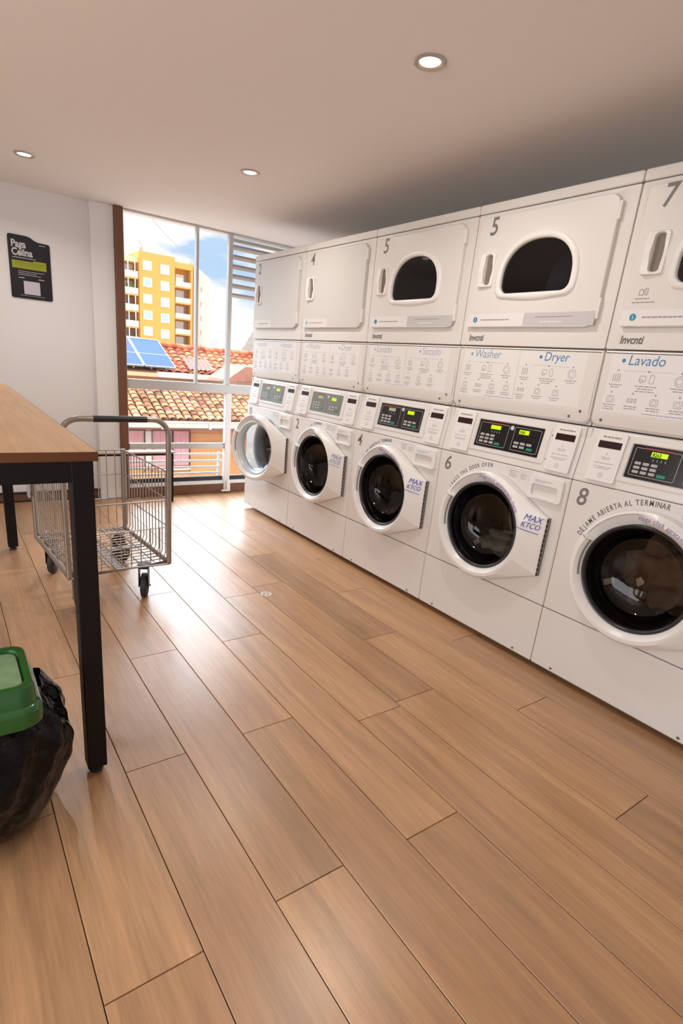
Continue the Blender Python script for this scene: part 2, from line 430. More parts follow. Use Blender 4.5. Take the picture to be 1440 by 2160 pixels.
# ------------------------------------------------------------------ window
def win():
    f = MB()
    f.box(-.812, -.802, 3.38, 3.42, .10, H)                       # side channel
    f.box(-.812, XR, 3.39, 3.42, H-.012, H)                       # head
    f.box(-.812, XR, 3.37, 3.43, .888, .962)                      # transom
    root = f.build('window_1', ALU, bevel=.002); struct(root)
    B('mullion', ALU, -.247, -.226, 3.38, 3.42, .962, H-.012, root, .002)
    B('mullion', ALU, .030, .066, 3.38, 3.42, .962, H-.012, root, .002)
    m = MB(); m.box(.030, .084, 3.36, 3.41, .03, .888); m.box(.0, .084, 3.335, 3.36, .018, .032); m.box(.05, .084, 3.335, 3.36, .03, .115); m.build('mullion', ALUW, root, bevel=.003)
    g = MB(); g.box(-.802, .030, 3.37, 3.40, .407, .455); g.m = 0; g.build('handrail', ALU, root, bevel=.002)
    s_ = MB(); s_.box(.018, .0295, 3.366, 3.369, .44, .452); s_.box(.018, .0295, 3.366, 3.369, .412, .42); s_.build('bracket', DARKGREY, root)
    B('sill', TRIMWOOD, -.812, XR, 3.37, 3.50, 0, .088, root, .003)
    tr = MB(); tr.box(-.812, XR, 3.362, 3.392, .088, .096); tr.box(-.812, XR, 3.375, 3.405, .096, .112); tr.build('track', ALUW, root)
    B('track_gap_shade', BLACKP, -.802, XR, 3.405, 3.43, .088, .150, root)  # gap's shade put in as a black strip above the track
    p = MB()
    for x0, x1, z0, z1 in [(-.802, -.247, .962, H-.012), (-.226, .030, .962, H-.012), (.066, XR, .962, H-.012), (-.802, XR, .15, .888)]:
        p.box(x0, x1, 3.408 if z1 > 1 else 3.412, 3.412 if z1 > 1 else 3.416, z0, z1)
    p.build('glass_pane', PANE, root)
win()

# ------------------------------------------------------------------ machines
def L(u, v, w): return (-w, .36 - u, v)          # u right along the face, v up, w out towards the room
def slant(u, v, w): return L(u, v, w - .002 - .034*(v-.855)/.195)
def mk(f=L): return MB(f)
DC = (.345, .556); RO = .250
DHULL = hull([(round(RO*math.cos(2*PI*k/120), 5), round(RO*math.sin(2*PI*k/120), 5)) for k in range(120)] + [(.320, .117), (.320, -.136)])
TOPW = -.02

def stackthing(i, name, label, cat):
    return thing(name, label, cat, (0, -.36 + .72*i, 0))

def build_washer(i, num, label, small=False, grey=False, openang=0, arc=None, ring=None, ink=True, load=None, nums=('', '')):
    root = stackthing(i, 'washing_machine', label, 'washing machine')
    root['group'] = 'row of white stacked laundry machines'
    # cabinet shell: sides, back, top
    m = mk(); g = .003
    m.box(g, .02, .03, 1.056, -.74, -.04 if False else -.03); m.box(.70, .72-g, .03, 1.056, -.74, -.03)
    m.box(.02, .70, .03, 1.056, -.74, -.72); m.box(.02, .70, .03, .05, -.72, -.03); m.box(.02, .70, 1.045, 1.056, -.72, -.06)
    m.build('cabinet', WHITE, root)
    # kick panel
    m = mk(); plate(m, rrect(.0015, .7185, .030, .2935, .006), -.03, 0, .004); m.build('kick_panel', WHITE, root, 40)
    for u in (.1, .62): m = mk(); disc(m, u, .045, .0008, .006); m.build('screw', DARKGREY, root)
    for u in (.07, .65):
        m = mk(); m.lathe([(.022, 0), (.022, .012), (.012, .014), (.012, .031)], (u, .0, 0), 'z', 12)
        m2 = MB(); m2.lathe([(.024, 0), (.024, .012), (.012, .014), (.012, .032)], (.10, .36-u, 0), 'z', 12, True, True); m2.build('foot', RUBBER, root)
    # front panel with porthole
    outer = rrect(.0015, .7185, .2965, .8495, .005)
    ex = [math.atan2(y-DC[1], x-DC[0]) for x, y in outer]
    th = thetas(72, ex); m = mk()
    def ring_at(rf, w): return [(DC[0]+rf(t)*math.cos(t), DC[1]+rf(t)*math.sin(t), w) for t in th]
    ro = {t: raycast(outer, DC, t) for t in th}
    m.loops([ring_at(lambda t: ro[t], -.03), ring_at(lambda t: ro[t], -.004), ring_at(lambda t: ro[t]-.004, 0), ring_at(lambda t: .217, 0), ring_at(lambda t: .212, -.006), ring_at(lambda t: .206, -.05)])
    m.build('front_panel', WHITE, root, 35)
    # rubber gasket and drum
    m = mk(); m.loops([ring_at(lambda t: r, w) for r, w in [(.212, -.008), (.204, -.004), (.194, -.010), (.188, -.03), (.190, -.06), (.196, -.075), (.205, -.09)]])
    m.build('door_gasket', GASKET if not openang else mat('grey_gasket', (.22, .22, .23), .45), root, 60)
    m = mk(); prof = [(.205, -.085), (.215, -.11), (.215, -.20), (.213, -.21), (.215, -.22), (.215, -.40), (.20, -.43)]
    r = .19
    while r > .03: prof += [(r, -.435), (r-.006, -.425), (r-.012, -.425), (r-.018, -.435)]; r -= .026
    prof += [(.001, -.4351)]
    m.loops([ring_at(lambda t, r=r: r, w) for r, w in prof]); dr = m.build('drum', STEEL, root, 50)
    for a in (90, 210, 330):
        a = math.radians(a + i*17); m = mk()
        c_, s_ = math.cos(a), math.sin(a); tx, ty = -s_, c_
        pr_ = []
        for w in (-.12, -.14, -.38, -.40):
            hh = .045 if w in (-.14, -.38) else .01
            pr_.append([(DC[0]+.214*c_+tx*q*.03 - (c_*hh if abs(q) < .9 else 0), DC[1]+.214*s_+ty*q*.03 - (s_*hh if abs(q) < .9 else 0), w) for q in (-1, -.4, .4, 1)])
        m.loops(pr_, False); m.build('drum_paddle', STEEL, dr, 30)
    # door
    hinge_u = .665
    def DT(u, v, w):
        if not openang: return L(u, v, w)
        a = math.radians(openang); du = u - hinge_u
        return L(hinge_u + du*math.cos(a) + w*math.sin(a)*1.0, v, -du*math.sin(a) + w*math.cos(a))
    thd = thetas(96, [math.atan2(p[1], p[0]) for p in DHULL[::4]] + [math.atan2(.117, .320), math.atan2(-.136, .320)] + [math.radians(x) for x in (100, 101, 151, 152, 153)])
    rh = {t: raycast(DHULL, (0, 0), t) for t in thd}
    def grip(t):
        d = math.degrees(t) % 360
        if 101 <= d <= 152: return 1.0
        if 78 <= d < 101: return (d-78)/23*.9
        return 0
    def dring(rf, wf): return [(DC[0]+rf(t)*math.cos(t), DC[1]+rf(t)*math.sin(t), wf(t)) for t in thd]
    lowh = lambda t: max(0, min(1, (rh[t]-RO)/.085))
    m = MB(DT)
    m.loops([dring(lambda t: rh[t]-.004, lambda t: .004), dring(lambda t: rh[t], lambda t: .008),
             dring(lambda t: rh[t], lambda t: .044 - .010*grip(t) - .028*lowh(t)),
             dring(lambda t: rh[t]-.009, lambda t: .055 - .018*grip(t) - .032*lowh(t)),
             dring(lambda t: .236, lambda t: .062 - .032*grip(t)),
             dring(lambda t: .222, lambda t: .063 - .040*grip(t)),
             dring(lambda t: .208, lambda t: .050 - .034*grip(t)),
             dring(lambda t: .2005, lambda t: .036 - .020*grip(t)), dring(lambda t: .2005, lambda t: .008), dring(lambda t: .208, lambda t: .004), dring(lambda t: rh[t]-.004, lambda t: .004)])
    door = m.build('door', WHITE2, root, 28)
    m = MB(DT)
    if openang:
        m.loops([dring(lambda t, r=r: r, lambda t, w=w: w) for r, w in [(.2005, .038), (.193, .041), (.182, .026), (.175, .0), (.182, -.02), (.2005, .008)]])
        m.build('glass_rim', mat('pale_blue_rim', (.62, .68, .72), .25), door, 60)
        m = MB(DT); m.loops([dring(lambda t, r=r: r, lambda t, w=w: w) for r, w in [(.176, .003), (.158, -.04), (.115, -.06), (.05, -.068), (.001, -.07)]])
        m.build('door_glass', CLEARGLASS, door, 60)
    else:
        m.loops([dring(lambda t, r=r: r, lambda t, w=w: w) for r, w in [(.201, .038), (.197, .042), (.190, .040), (.185, .030), (.185, .015), (.201, .010)]])
        m.build('glass_rim', GASKET, door, 60)
        m = MB(DT); m.loops([dring(lambda t, r=r: r, lambda t, w=w: w) for r, w in [(.186, .030), (.182, .020), (.174, -.005), (.162, -.035), (.135, -.058), (.09, -.072), (.04, -.079), (.001, -.080)]])
        m.build('door_glass', DOORGLASS, door, 60)
    # latch slot
    m = MB(DT); rr = [[(DC[0]+r*math.cos(math.radians(a)), DC[1]+r*math.sin(math.radians(a)), w) for a in range(152, 200, 6)] for r, w in [(.2095, .0535), (.2075, .0525), (.2045, .046)]]
    m.loops(rr, False); m.build('latch', mat('latch_grey', (.30, .29, .29), .4), door, 60)
    m = MB(DT); aa = math.radians(152.6); m.loops([[(DC[0]+r*math.cos(aa+k_), DC[1]+r*math.sin(aa+k_), w) for r, w in [(.244, .0545), (.236, .0625), (.222, .0635), (.209, .0515)]] for k_ in (0, .012)], False)
    m.build('grip_seam', MIDGREY, door)
    # hinge
    m = MB(DT); m.box(hinge_u+.001, hinge_u+.007, .42, .675, .0, .017)
    hg = m.build('hinge', mat('hinge_steel', (.24, .22, .21), .4, metal=.6), door)
    m = MB(DT)
    for k in range(12): m.box(hinge_u+.0005, hinge_u+.0075, .42+.0215*k, .434+.0215*k, .017, .0185)
    m.build('hinge_knuckles', BLACKP, door)
    if ring:
        m = MB(DT); arc_text(m, ring, .022, DC[0], DC[1], .222, math.radians(97), math.radians(30), .0645, .0002, .78); m.build('door_lettering', PURPLE, door)
    if ink:
        def IK(u, v, w):
            q = max(0, min(1, (math.hypot(u-DC[0], v-DC[1])-.236)/.09)); return DT(u, v, .0635 - .036*q + w)
        m = MB(IK); put_text(m, 'MAX', .038, .578, .652, .003, 'LEFT', .2, .0000, -.08, .90)
        put_text(m, 'KTCO', .032, .574, .621, .003, 'LEFT', .2, .0000, -.05, .85)
        m.poly([(.56, .613, .003), (.60, .608, .003), (.65, .602, .003), (.65, .5995, .003), (.60, .6055, .003), (.56, .6105, .003)])
        m.build('handwriting', INK if not grey else mat('faded_blue_ink', (.22, .26, .52), .5), door)
    # number and arc text on the panel
    m = mk(); put_text(m, num, .098, .036, .762, .0008, 'LEFT', .12, .001, 0, .9); m.build('number_decal', NUMGREY, root)
    if arc:
        m = mk(); arc_text(m, arc, arcspan[2], DC[0], DC[1], .268, math.radians(arcspan[0]), math.radians(arcspan[1]), .0008, .0004, .72); m.build('reminder_lettering', DARKGREY, root)
    m = mk(); bars(m, .425, .828, .0008, .045, 4, .008, .003, seed=1); bars(m, .485, .82, .0008, .03, 3, .008, .003, seed=2); m.build('fine_print', LINEGREY, root)
    # detergent drawer
    m = mk(); outer = rrect(.538, .700, .738, .838, .012); c0 = (.616, .778)
    inner = rrect(.556, .676, .752, .800, .008)
    t2 = thetas(32, [math.atan2(y-c0[1], x-c0[0]) for x, y in outer + inner])
    def rg(poly, d, w): return [(c0[0]+(raycast(poly, c0, t)-d)*math.cos(t), c0[1]+(raycast(poly, c0, t)-d)*math.sin(t), w) for t in t2]
    m.loops([rg(outer, 0, .0), rg(outer, 0, .009), rg(outer, .003, .013), rg(inner, -.003, .013), rg(inner, 0, .010), rg(inner, .002, -.018)], True, False, True)
    dd = m.build('detergent_drawer', WHITE2, root, 35)
    m = mk(); bars(m, .565, .817, .0135, .085, 2, .007, .003, seed=3); m.build('drawer_print', BLUEPALE if not small else LINEGREY, dd)
    # slanted console
    m = mk()
    def prof(u): return [(u, .851, -.09), (u, .851, -.006), (u, .855, -.002), (u, 1.050, -.036), (u, 1.058, -.044), (u, 1.058, -.09)]
    m.loops([prof(.0015), prof(.7185)], True, True, True); cons = m.build('console', WHITE, root, bevel=.002)
    # raised frame round the control panel
    m = mk(slant); o1 = rrect(.165, .568, .884, 1.036, .006); o2 = rrect(.190, .538, .902, 1.024, .004)
    c1 = (.364, .962); t3 = thetas(40, [math.atan2(y-c1[1], x-c1[0]) for x, y in o1+o2])
    def rg2(poly, d, w): return [(c1[0]+(raycast(poly, c1, t)-d)*math.cos(t), c1[1]+(raycast(poly, c1, t)-d)*math.sin(t), w) for t in t3]
    m.loops([rg2(o1, 0, 0), rg2(o1, 0, .0035), rg2(o1, .003, .005), rg2(o2, -.003, .005), rg2(o2, 0, .0005)]); m.build('panel_bezel', WHITE, cons, 35)
    m = mk(slant); plate(m, rrect(.191, .537, .903, 1.023, .003), -.003, .002, .0008)
    cp = m.build('control_panel', GREYPANEL if grey else BLACKGL, root)
    KM = mat('faded_key', (.36, .37, .35), .5) if grey else KEY
    m = mk(slant); w = .0026
    frame(m, rrect(.203, .362, .914, 1.013, .006), .0018, w); frame(m, rrect(.392, .528, .914, 1.013, .006), .0018, w)
    m.build('panel_outline', KM, cp)
    m = mk(slant); disc(m, .377, 1.006, w+.0002, .010); m.build('panel_emblem', mat('emblem', (.60, .6, .62), .3), cp)
    m = mk(slant); m.poly([(.237, 1.0105, w+.0001), (.332, 1.0105, w+.0001), (.332, 1.0155, w+.0001), (.237, 1.0155, w+.0001)]); m.build('red_band', REDPRINT, cp)
    for q, (ua, ub, va, vb) in enumerate([(.262, .318, .988, 1.005), (.417, .468, .986, 1.004)]):
        on = True if q == 1 else (i in (0, 1))
        m = mk(slant); m.poly([(ua, va, w), (ub, va, w), (ub, vb, w), (ua, vb, w)]); dsp = m.build('display', LCD if on else mat('pale_lcd', (.42, .47, .30), .3), cp)
        if nums[q]:
            pass
    if nums[0]:
        m = mk(slant); put_text(m, nums[0], .017, .266, .990, w+.0004, 'LEFT', 0, .0006, 0, .9); m.build('display_digits', LCDTXT, cp)
    if nums[1]:
        m = mk(slant); put_text(m, nums[1], .016, .422, .989, w+.0004, 'LEFT', 0, .0006, 0, .9); m.build('display_digits', LCDTXT, cp)
    for c_ in range(3):
        for r_2 in range(3):
            m = mk(slant); plate(m, rrect(.215+.029*c_, .237+.029*c_, .954-.0155*r_2, .964-.0155*r_2, .002, 2), w-.001, w+.0015, .0006); m.build('button', KM, cp)
    for c_ in range(3):
        for r_2 in range(2):
            if c_ == 2 and r_2 == 1: continue
            m = mk(slant); plate(m, rrect(.405+.033*c_, .430+.033*c_, .942-.0155*r_2, .952-.0155*r_2, .002, 2), w-.001, w+.0015, .0006); m.build('button', KM, cp)
    for ua, va in ((.302, .921), (.475, .923)):
        m = mk(slant); plate(m, rrect(ua, ua+.030, va, va+.011, .002, 2), w-.001, w+.0015, .0006); m.build('start_button', GREENBTN, cp)
    m = mk(slant)
    for k in range(4): m.box(.272+.014*k, .276+.014*k, .972, .981, w, w+.0003)
    m.build('indicator_marks', mat('dim_marks', (.22, .22, .24), .5), cp)
    # card readers
    for u0, u1 in ((.055, .168), (.590, .700)):
        m = mk(slant); plate(m, rrect(u0, u1, .868, 1.048, .006), -.002, .014, .003); rd = m.build('card_reader', WHITE2, root, 35)
        m = mk(slant); plate(m, rrect(u0+.012, u1-.012, .992, 1.018, .002), .012, .0152, .0006); m.build('reader_display', MAROON, rd)
        m = mk(slant); m.box(u0+.010, u1-.010, .878, .990, .0142, .0146); m.build('reader_label', STICKER, rd)
        m = mk(slant); cu = (u0+u1)/2
        put_text(m, 'i', .02, cu, .965, .0150, 'CENTER'); bars(m, cu, .957, .0150, .035, 2, .006, .002, True, 5)
        bars(m, cu, .935, .0150, .075, 1, .006, .002, True, 6); bars(m, cu, .922, .0150, .075, 2, .006, .002, True, 7)
        ringf(m, cu, .892, .0150, .009, .0075); bars(m, cu, .892, .0151, .008, 1, .006, .002, True, 8)
        bars(m, cu-.035, 1.030, .0146, .07, 1, .005, .006, False, 9)
        m.build('reader_print', MIDGREY, rd)
    for (uu, vv_) in [(.577, 1.004), (.577, .906)]: m = mk(slant); disc(m, uu, vv_, .0008, .003, 8); m.build('screw', DARKGREY, root)
    return root

arcspan = (161, 82, .029)
def build_dryer(i, num, label, window=True, heads=('Lavado', 'Secado'), hm=(BLUEPRINT, BLUEPRINT), bandlogo=True):
    root = stackthing(i, 'tumble_dryer', label, 'tumble dryer'); root['group'] = 'row of white stacked laundry machines'
    w0 = -.02; DW = (.362, 1.665)
    m = mk(); m.box(.003, .022, 1.062, 1.881, -.74, -.05); m.box(.698, .717, 1.062, 1.881, -.74, -.05)
    m.box(.022, .698, 1.062, 1.881, -.74, -.72); m.box(.022, .698, 1.062, 1.075, -.72, -.05); m.build('cabinet', WHITE3, root)
    m = mk(); plate(m, rrect(.001, .719, 1.883, 1.921, .008), -.745, w0+.003, .006); m.build('top_cap', WHITE3, root, 50)
    # graphics panel, tucked in at its foot
    m = mk()
    A_ = rrect(.0015, .7185, 1.064, 1.341, [.03, .03, .006, .006])
    def ww(v): return w0 - .004 - .010*max(0, (1.12-v)/.06)**1.5
    m.loops([[(a, b_, -.06) for a, b_ in A_], [(a, b_, ww(b_)-.008) for a, b_ in A_], [(a, b_, ww(b_)-.002) for a, b_ in inset(A_, .003)], [(a, b_, ww(b_)) for a, b_ in inset(A_, .008)]], True, True, False)
    In = inset(A_, .008); lo = [p for p in In]
    # fill front in horizontal strips so the tuck-under curve is kept
    zs = [1.0725, 1.078, 1.085, 1.095, 1.108, 1.12, 1.33]
    def span(v):
        xsn = []
        n = len(In)
        for k in range(n):
            (a, b1), (c_, d) = In[k], In[(k+1) % n]
            if (b1-v)*(d-v) <= 0 and abs(b1-d) > 1e-9: xsn.append(a + (c_-a)*(v-b1)/(d-b1))
        return min(xsn), max(xsn)
    zs = [z for z in zs]
    rows = []
    for z in zs:
        a, b1 = span(min(max(z, 1.0725), 1.3315)); rows.append([(a, z, ww(z)), (b1, z, ww(z))])
    m.loops(rows, False)
    gp = m.build('graphics_panel', WHITE3, root, 40)
    wp = w0 - .0034
    for k, (hx, head, hmat, nx) in enumerate([(.085, heads[0], hm[0], 4), (.455, heads[1], hm[1], 3)]):
        pw, ph = (.30, .205)
        m = mk(); u0 = .035 if k == 0 else .352; m.box(u0, u0+.308, 1.122, 1.328, w0-.0042, w0-.0036); m.build('instruction_sticker', STICKER, gp)
        m = mk(); put_text(m, head, .050, hx+.012, 1.292, wp, 'LEFT', .12, 0, 0, .92); disc(m, hx-.004, 1.306, wp, .007); m.build('heading', hmat, gp)
        m = mk(); x0 = u0 + .035
        for j in range(3):
            cx_ = x0 + .11*j; disc(m, cx_, 1.272, wp, .0035, 8)
            if j == 0:
                for q in range(4): m.box(cx_-.015+.008*q, cx_-.0125+.008*q, 1.232, 1.260, wp-.0001, wp)
            elif j == 1:
                frame(m, rrect(cx_-.028, cx_-.005, 1.238, 1.258, .003, 2), .0018, wp); frame(m, rrect(cx_+.008, cx_+.024, 1.232, 1.262, .004, 2), .0018, wp); ringf(m, cx_-.02, 1.240, wp, .007, .0055)
            else:
                ringf(m, cx_, 1.246, wp, .018, .0162); ringf(m, cx_-.002, 1.246, wp, .011, .0095)
            bars(m, cx_, 1.220, wp, .05 if j != 1 else .075, 2 if j != 1 else 3, .0085, .003, True, j+10*k)
        m.box(x0+.02, x0+.2, 1.2716, 1.2724, wp-.0001, wp)
        for j in range(nx):
            cx_ = u0 + .028 + (.08 if nx == 4 else .085)*j; disc(m, cx_, 1.195, wp, .0035, 8)
            if j == 1 and nx == 4 or j == 0 and nx == 3:
                for q in range(3): frame(m, rrect(cx_-.016+.013*q, cx_-.008+.013*q, 1.163, 1.178, .002, 2), .0022, wp)
            else:
                frame(m, rrect(cx_-.014, cx_+.014, 1.158, 1.182, .005, 2), .0018, wp); ringf(m, cx_, 1.170, wp, .008, .0066)
            bars(m, cx_, 1.148, wp, .048, 3 if j == 0 else 2, .008, .003, True, j+33+10*k)
        m.build('pictogram_print', MIDGREY, gp)
    m = mk(); bars(m, .19, 1.128, wp, .15, 1, .01, .002, False, 4); m.build('fine_print', PURPLE if i in (0, 1) else MIDGREY, gp)
    for uu, vv_ in [(.045, 1.090), (.63, 1.088), (.675, 1.112)]: m = mk(); disc(m, uu, vv_, ww(vv_)+.0012, .006, 10); m.build('screw', DARKGREY, gp)
    # front frame
    dome = []
    for k in range(40):
        a = PI*k/39; c_, s_ = math.cos(a), math.sin(a)
        dome.append((.362 + .166*math.copysign(abs(c_)**.88, c_), 1.615 + .136*abs(s_)**.95))
    dome += rrect(.196, .528, 1.553, 1.70, .036, 5)[:12][0:12]
    dome = dome[:40] + [p for p in rrect(.196, .528, 1.553, 1.72, .036, 5)[:12]]
    outerF = rrect(.0015, .7185, 1.3435, 1.881, .006)
    doorO = rrect(.036, .666, 1.418, 1.862, [.02, .045, .045, .012], 6)
    # front frame with a hole hidden behind the door
    hole = rrect(.10, .60, 1.50, 1.80, .02)
    ths = thetas(90, [math.atan2(y-DW[1], x-DW[0]) for x, y in outerF + doorO + hole])
    def rp(poly, d, w): return [(DW[0]+(raycast(poly, DW, t)-d)*math.cos(t), DW[1]+(raycast(poly, DW, t)-d)*math.sin(t), w) for t in ths]
    m = mk(); m.loops([rp(outerF, 0, -.06), rp(outerF, 0, w0-.006), rp(outerF, .002, w0-.001), rp(outerF, .006, w0), rp(doorO, -.006, w0), rp(doorO, .004, w0-.006), rp(hole, 0, w0-.006), rp(hole, 0, w0-.02)])
    m.build('front_panel', WHITE3, root, 40)
    DM = WHITE3 if window else GREYDOOR
    m = mk()
    if window:
        m.loops([rp(doorO, 0, w0-.004), rp(doorO, 0, w0+.012), rp(doorO, .0015, w0+.016), rp(doorO, .005, w0+.018), rp(dome, -.020, w0+.018), rp(dome, -.018, w0+.0)])
    else:
        m.loops([rp(doorO, 0, w0-.004), rp(doorO, 0, w0+.012), rp(doorO, .0015, w0+.016), rp(doorO, .005, w0+.018)], True, False, True)
    dr = m.build('door', DM, root, 40)
    if window:
        m = mk(); m.loops([rp(dome, -.030, w0+.017), rp(dome, -.028, w0+.024), rp(dome, -.016, w0+.029), rp(dome, -.004, w0+.027), rp(dome, 0, w0+.020), rp(dome, .001, w0+.002)])
        m.build('window_frame', WHITE2, dr, 60)
        m = mk(); m.loops([rp(dome, -.001, w0+.012)], True, False, True); m.build('window_glass', DRYGLASS, dr)
        m = mk(); m.lathe([(.24, -.05), (.27, -.09), (.27, -.45), (.20, -.5), (.001, -.5)], (DW[0], 1.62, 0), 'w', 40)
        m.build('drum', mat('dryer_drum', (.20, .21, .25), .35, metal=.5), root, 50)
    # handle: moulded grip, the shade in its slot painted as a dark face
    hu0, hu1, hv0, hv1 = .078, .150, 1.582, 1.718
    o1 = rrect(hu0, hu1, hv0, hv1, .010); o2 = rrect(hu0+.026, hu1-.014, hv0+.010, hv1-.008, .012)
    c1 = ((hu0+hu1)/2+.006, (hv0+hv1)/2); t3 = thetas(40, [math.atan2(y-c1[1], x-c1[0]) for x, y in o1+o2])
    def rg3(poly, d, w): return [(c1[0]+(raycast(poly, c1, t)-d)*math.cos(t), c1[1]+(raycast(poly, c1, t)-d)*math.sin(t), (w(t) if callable(w) else w)) for t in t3]
    m = mk(); hi = lambda t: w0+.030 + .010*(-math.cos(t))
    m.loops([rg3(o1, 0, w0+.017), rg3(o1, 0, lambda t: hi(t)-.004), rg3(o1, .003, hi), rg3(o2, -.003, hi), rg3(o2, 0, lambda t: hi(t)-.004), rg3(o2, .001, w0+.0185)])
    hd = m.build('handle', WHITE2, dr, 40)
    m = mk(); m.loops([rg3(o2, .0005, w0+.0187)], True, False, True); m.build('grip_slot', mat('slot_shadow_grey', (.20, .165, .135), .6), hd)
    # hinges
    for v0, v1 in ((1.447, 1.520), (1.775, 1.835)):
        m = mk(); m.box(.662, .671, v0, v1, w0, w0+.017); m.build('hinge', WHITE2, dr, bevel=.002)
    # door sticker band
    m = mk(); m.box(.040, .345 if window else .32, 1.422, 1.474, w0+.0181, w0+.0184); m.build('door_sticker', STICKER if window else WHITE3, dr)
    if window:
        m = mk(); m.box(.345, .662, 1.424, 1.474, w0+.0181, w0+.0185); m.build('grey_sticker', GREYBAND, dr)
    ws = w0+.0190
    if i <= 3:
        m = mk(); disc(m, .086, 1.450, ws, .012, 16); m.build('sticker_icon', TEAL if window else mat('pale_icon', (.25, .45, .55), .5), dr)
        if window and i <= 1:
            m = mk(); put_text(m, 'i', .018, .086, 1.444, ws+.0004, 'CENTER', 0, .0005); m.build('icon_mark', STICKER, dr)
    m = mk(); bars(m, .118, 1.447, ws, .155, 1, .01, .0045, False, 11)
    if window: bars(m, .40, 1.456, ws, .17, 1, .01, .003, False, 12)
    m.build('sticker_print', MIDGREY, dr)
    if window:
        m = mk(); bars(m, .43, 1.436, ws, .10, 1, .01, .005, False, 13); m.build('sticker_print', STICKER, dr)
    # number, maker's mark
    if num:
        m = mk(); put_text(m, num, .098, .088, 1.790, w0+.0188, 'LEFT', .10, .0012, 0, .92); m.build('number_decal', NUMGREY, dr)
    if bandlogo:
        m = mk(); put_text(m, 'Invcnti', .038, .050, 1.364, w0+.0010, 'LEFT', .12, .0009, 0, .82); m.build('maker_lettering', DARKGREY, root)
    if i == 0:
        m = mk(); frame(m, rrect(.088, .104, 1.520, 1.540, .003), .002, ws); frame(m, rrect(.108, .118, 1.520, 1.543, .003), .002, ws)
        bars(m, .078, 1.508, ws, .05, 1, .01, .003, False, 3); bars(m, .07, 1.496, ws, .08, 1, .01, .003, False, 3); m.build('care_print', MIDGREY, dr)
    return root

build_washer(0, '8', 'nearest white front-load washer, numbered 8, its dark porthole full of brown laundry', arc='DÉJAME ABIERTA AL TERMINAR', ring='Haga click apretamiento fuerte', load=1, nums=('8263', ''))
arcspan = (154, 93, .026)
build_washer(1, '6', 'white front-load washer numbered 6 with pale laundry low in the drum and blue MAX handwriting', arc='LEAVE THE DOOR OPEN', ring='Haga click apretamiento fuerte', load=2, nums=('', '0:00'))
arcspan = (150, 90, .024)
build_washer(2, '4', 'white front-load washer numbered 4 with black control panel, between washers 2 and 6', arc='DÉJAME ABIERTA AL TERMINAR', ring='Haga click apretamiento fuerte')
arcspan = (115, 86, .022)
build_washer(3, '2', 'white front-load washer numbered 2 with greyed control panel, beside the open machine', grey=True, arc='AL TERMINAR', small=True)
build_washer(4, '0', 'farthest white front-load washer, numbered 0, its round door standing ajar near the window', grey=True, openang=14, small=True, ink=False)
PB = BLUEPALE; FADE = mat('faded_heading', (.42, .45, .50), .5)
build_dryer(0, '7', 'nearest white tumble dryer, numbered 7, cut by the right photo edge above washer 8', heads=('Lavado', 'Secado'))
build_dryer(1, '5', 'white tumble dryer numbered 5 with a domed dark window, above washer 6', heads=('Washer', 'Dryer'), hm=(mat('mid_blue_print', (.25, .36, .50), .5), BLUEPRINT))
build_dryer(2, '5', 'white tumble dryer numbered 5 with a domed dark window, above washer 4', heads=('Lavado', 'Secado'), hm=(PB, PB))
build_dryer(3, '4', 'white tumble dryer numbered 4 with plain windowless grey door, above washer 2', window=False, heads=('Washer', 'Dryer'), hm=(FADE, FADE))
build_dryer(4, '2', 'farthest white tumble dryer with plain windowless grey door, next to the window louvres', window=False, hm=(FADE, FADE), bandlogo=False)

# laundry inside two drums
def laundry(i, label, m_, n, seed, hgt):
    rnd = random.Random(seed); mb = MB()
    cy = -.36 + .72*i + (.36 - DC[0]); lay = []
    NU, NV = 40, 22
    rings = []
    for a in range(NV+1):
        ph = PI*a/NV; ring = []
        for b_ in range(NU):
            th_ = 2*PI*b_/NU
            d = Vector((math.sin(ph)*math.cos(th_), math.sin(ph)*math.sin(th_), math.cos(ph)))
            k = 1 + .16*math.sin(5*th_+seed)*math.sin(3*ph) + .12*math.sin(9*ph+2*th_+seed*2) + .08*math.sin(13*th_-4*ph)
            z = d.z*hgt*k; x = .14*d.x*k; y = .15*d.y*k
            ring.append((.245+x, cy+y, z))
        rings.append(ring)
    zmin = min(p[2] for r in rings for p in r)
    out_ = []
    for r in rings:
        rr = []
        for x, y, z in r:
            z2 = .565 - .200 + (z - zmin)
            yy = (y-cy); d = math.hypot(yy, z2-.565)
            if d > .195 and z2 < .565: s_ = .195/d; yy *= s_; z2 = .565 + (z2-.565)*s_
            rr.append((x, cy+yy, z2))
        out_.append(rr)
    mb.loops(out_); o = mb.build('laundry_load', m_, smooth=60); tag(o, label, 'laundry'); return o
laundry(0, 'crumpled brown laundry seen through the porthole of washer 8', mat('brown_cloth', (.30, .20, .13), .9, noise=(14, .6)), 1, 3, .13)
laundry(1, 'pale grey-green laundry lying in the drum of washer 6', mat('pale_cloth', (.50, .50, .43), .9, noise=(18, .4)), 1, 5, .052)

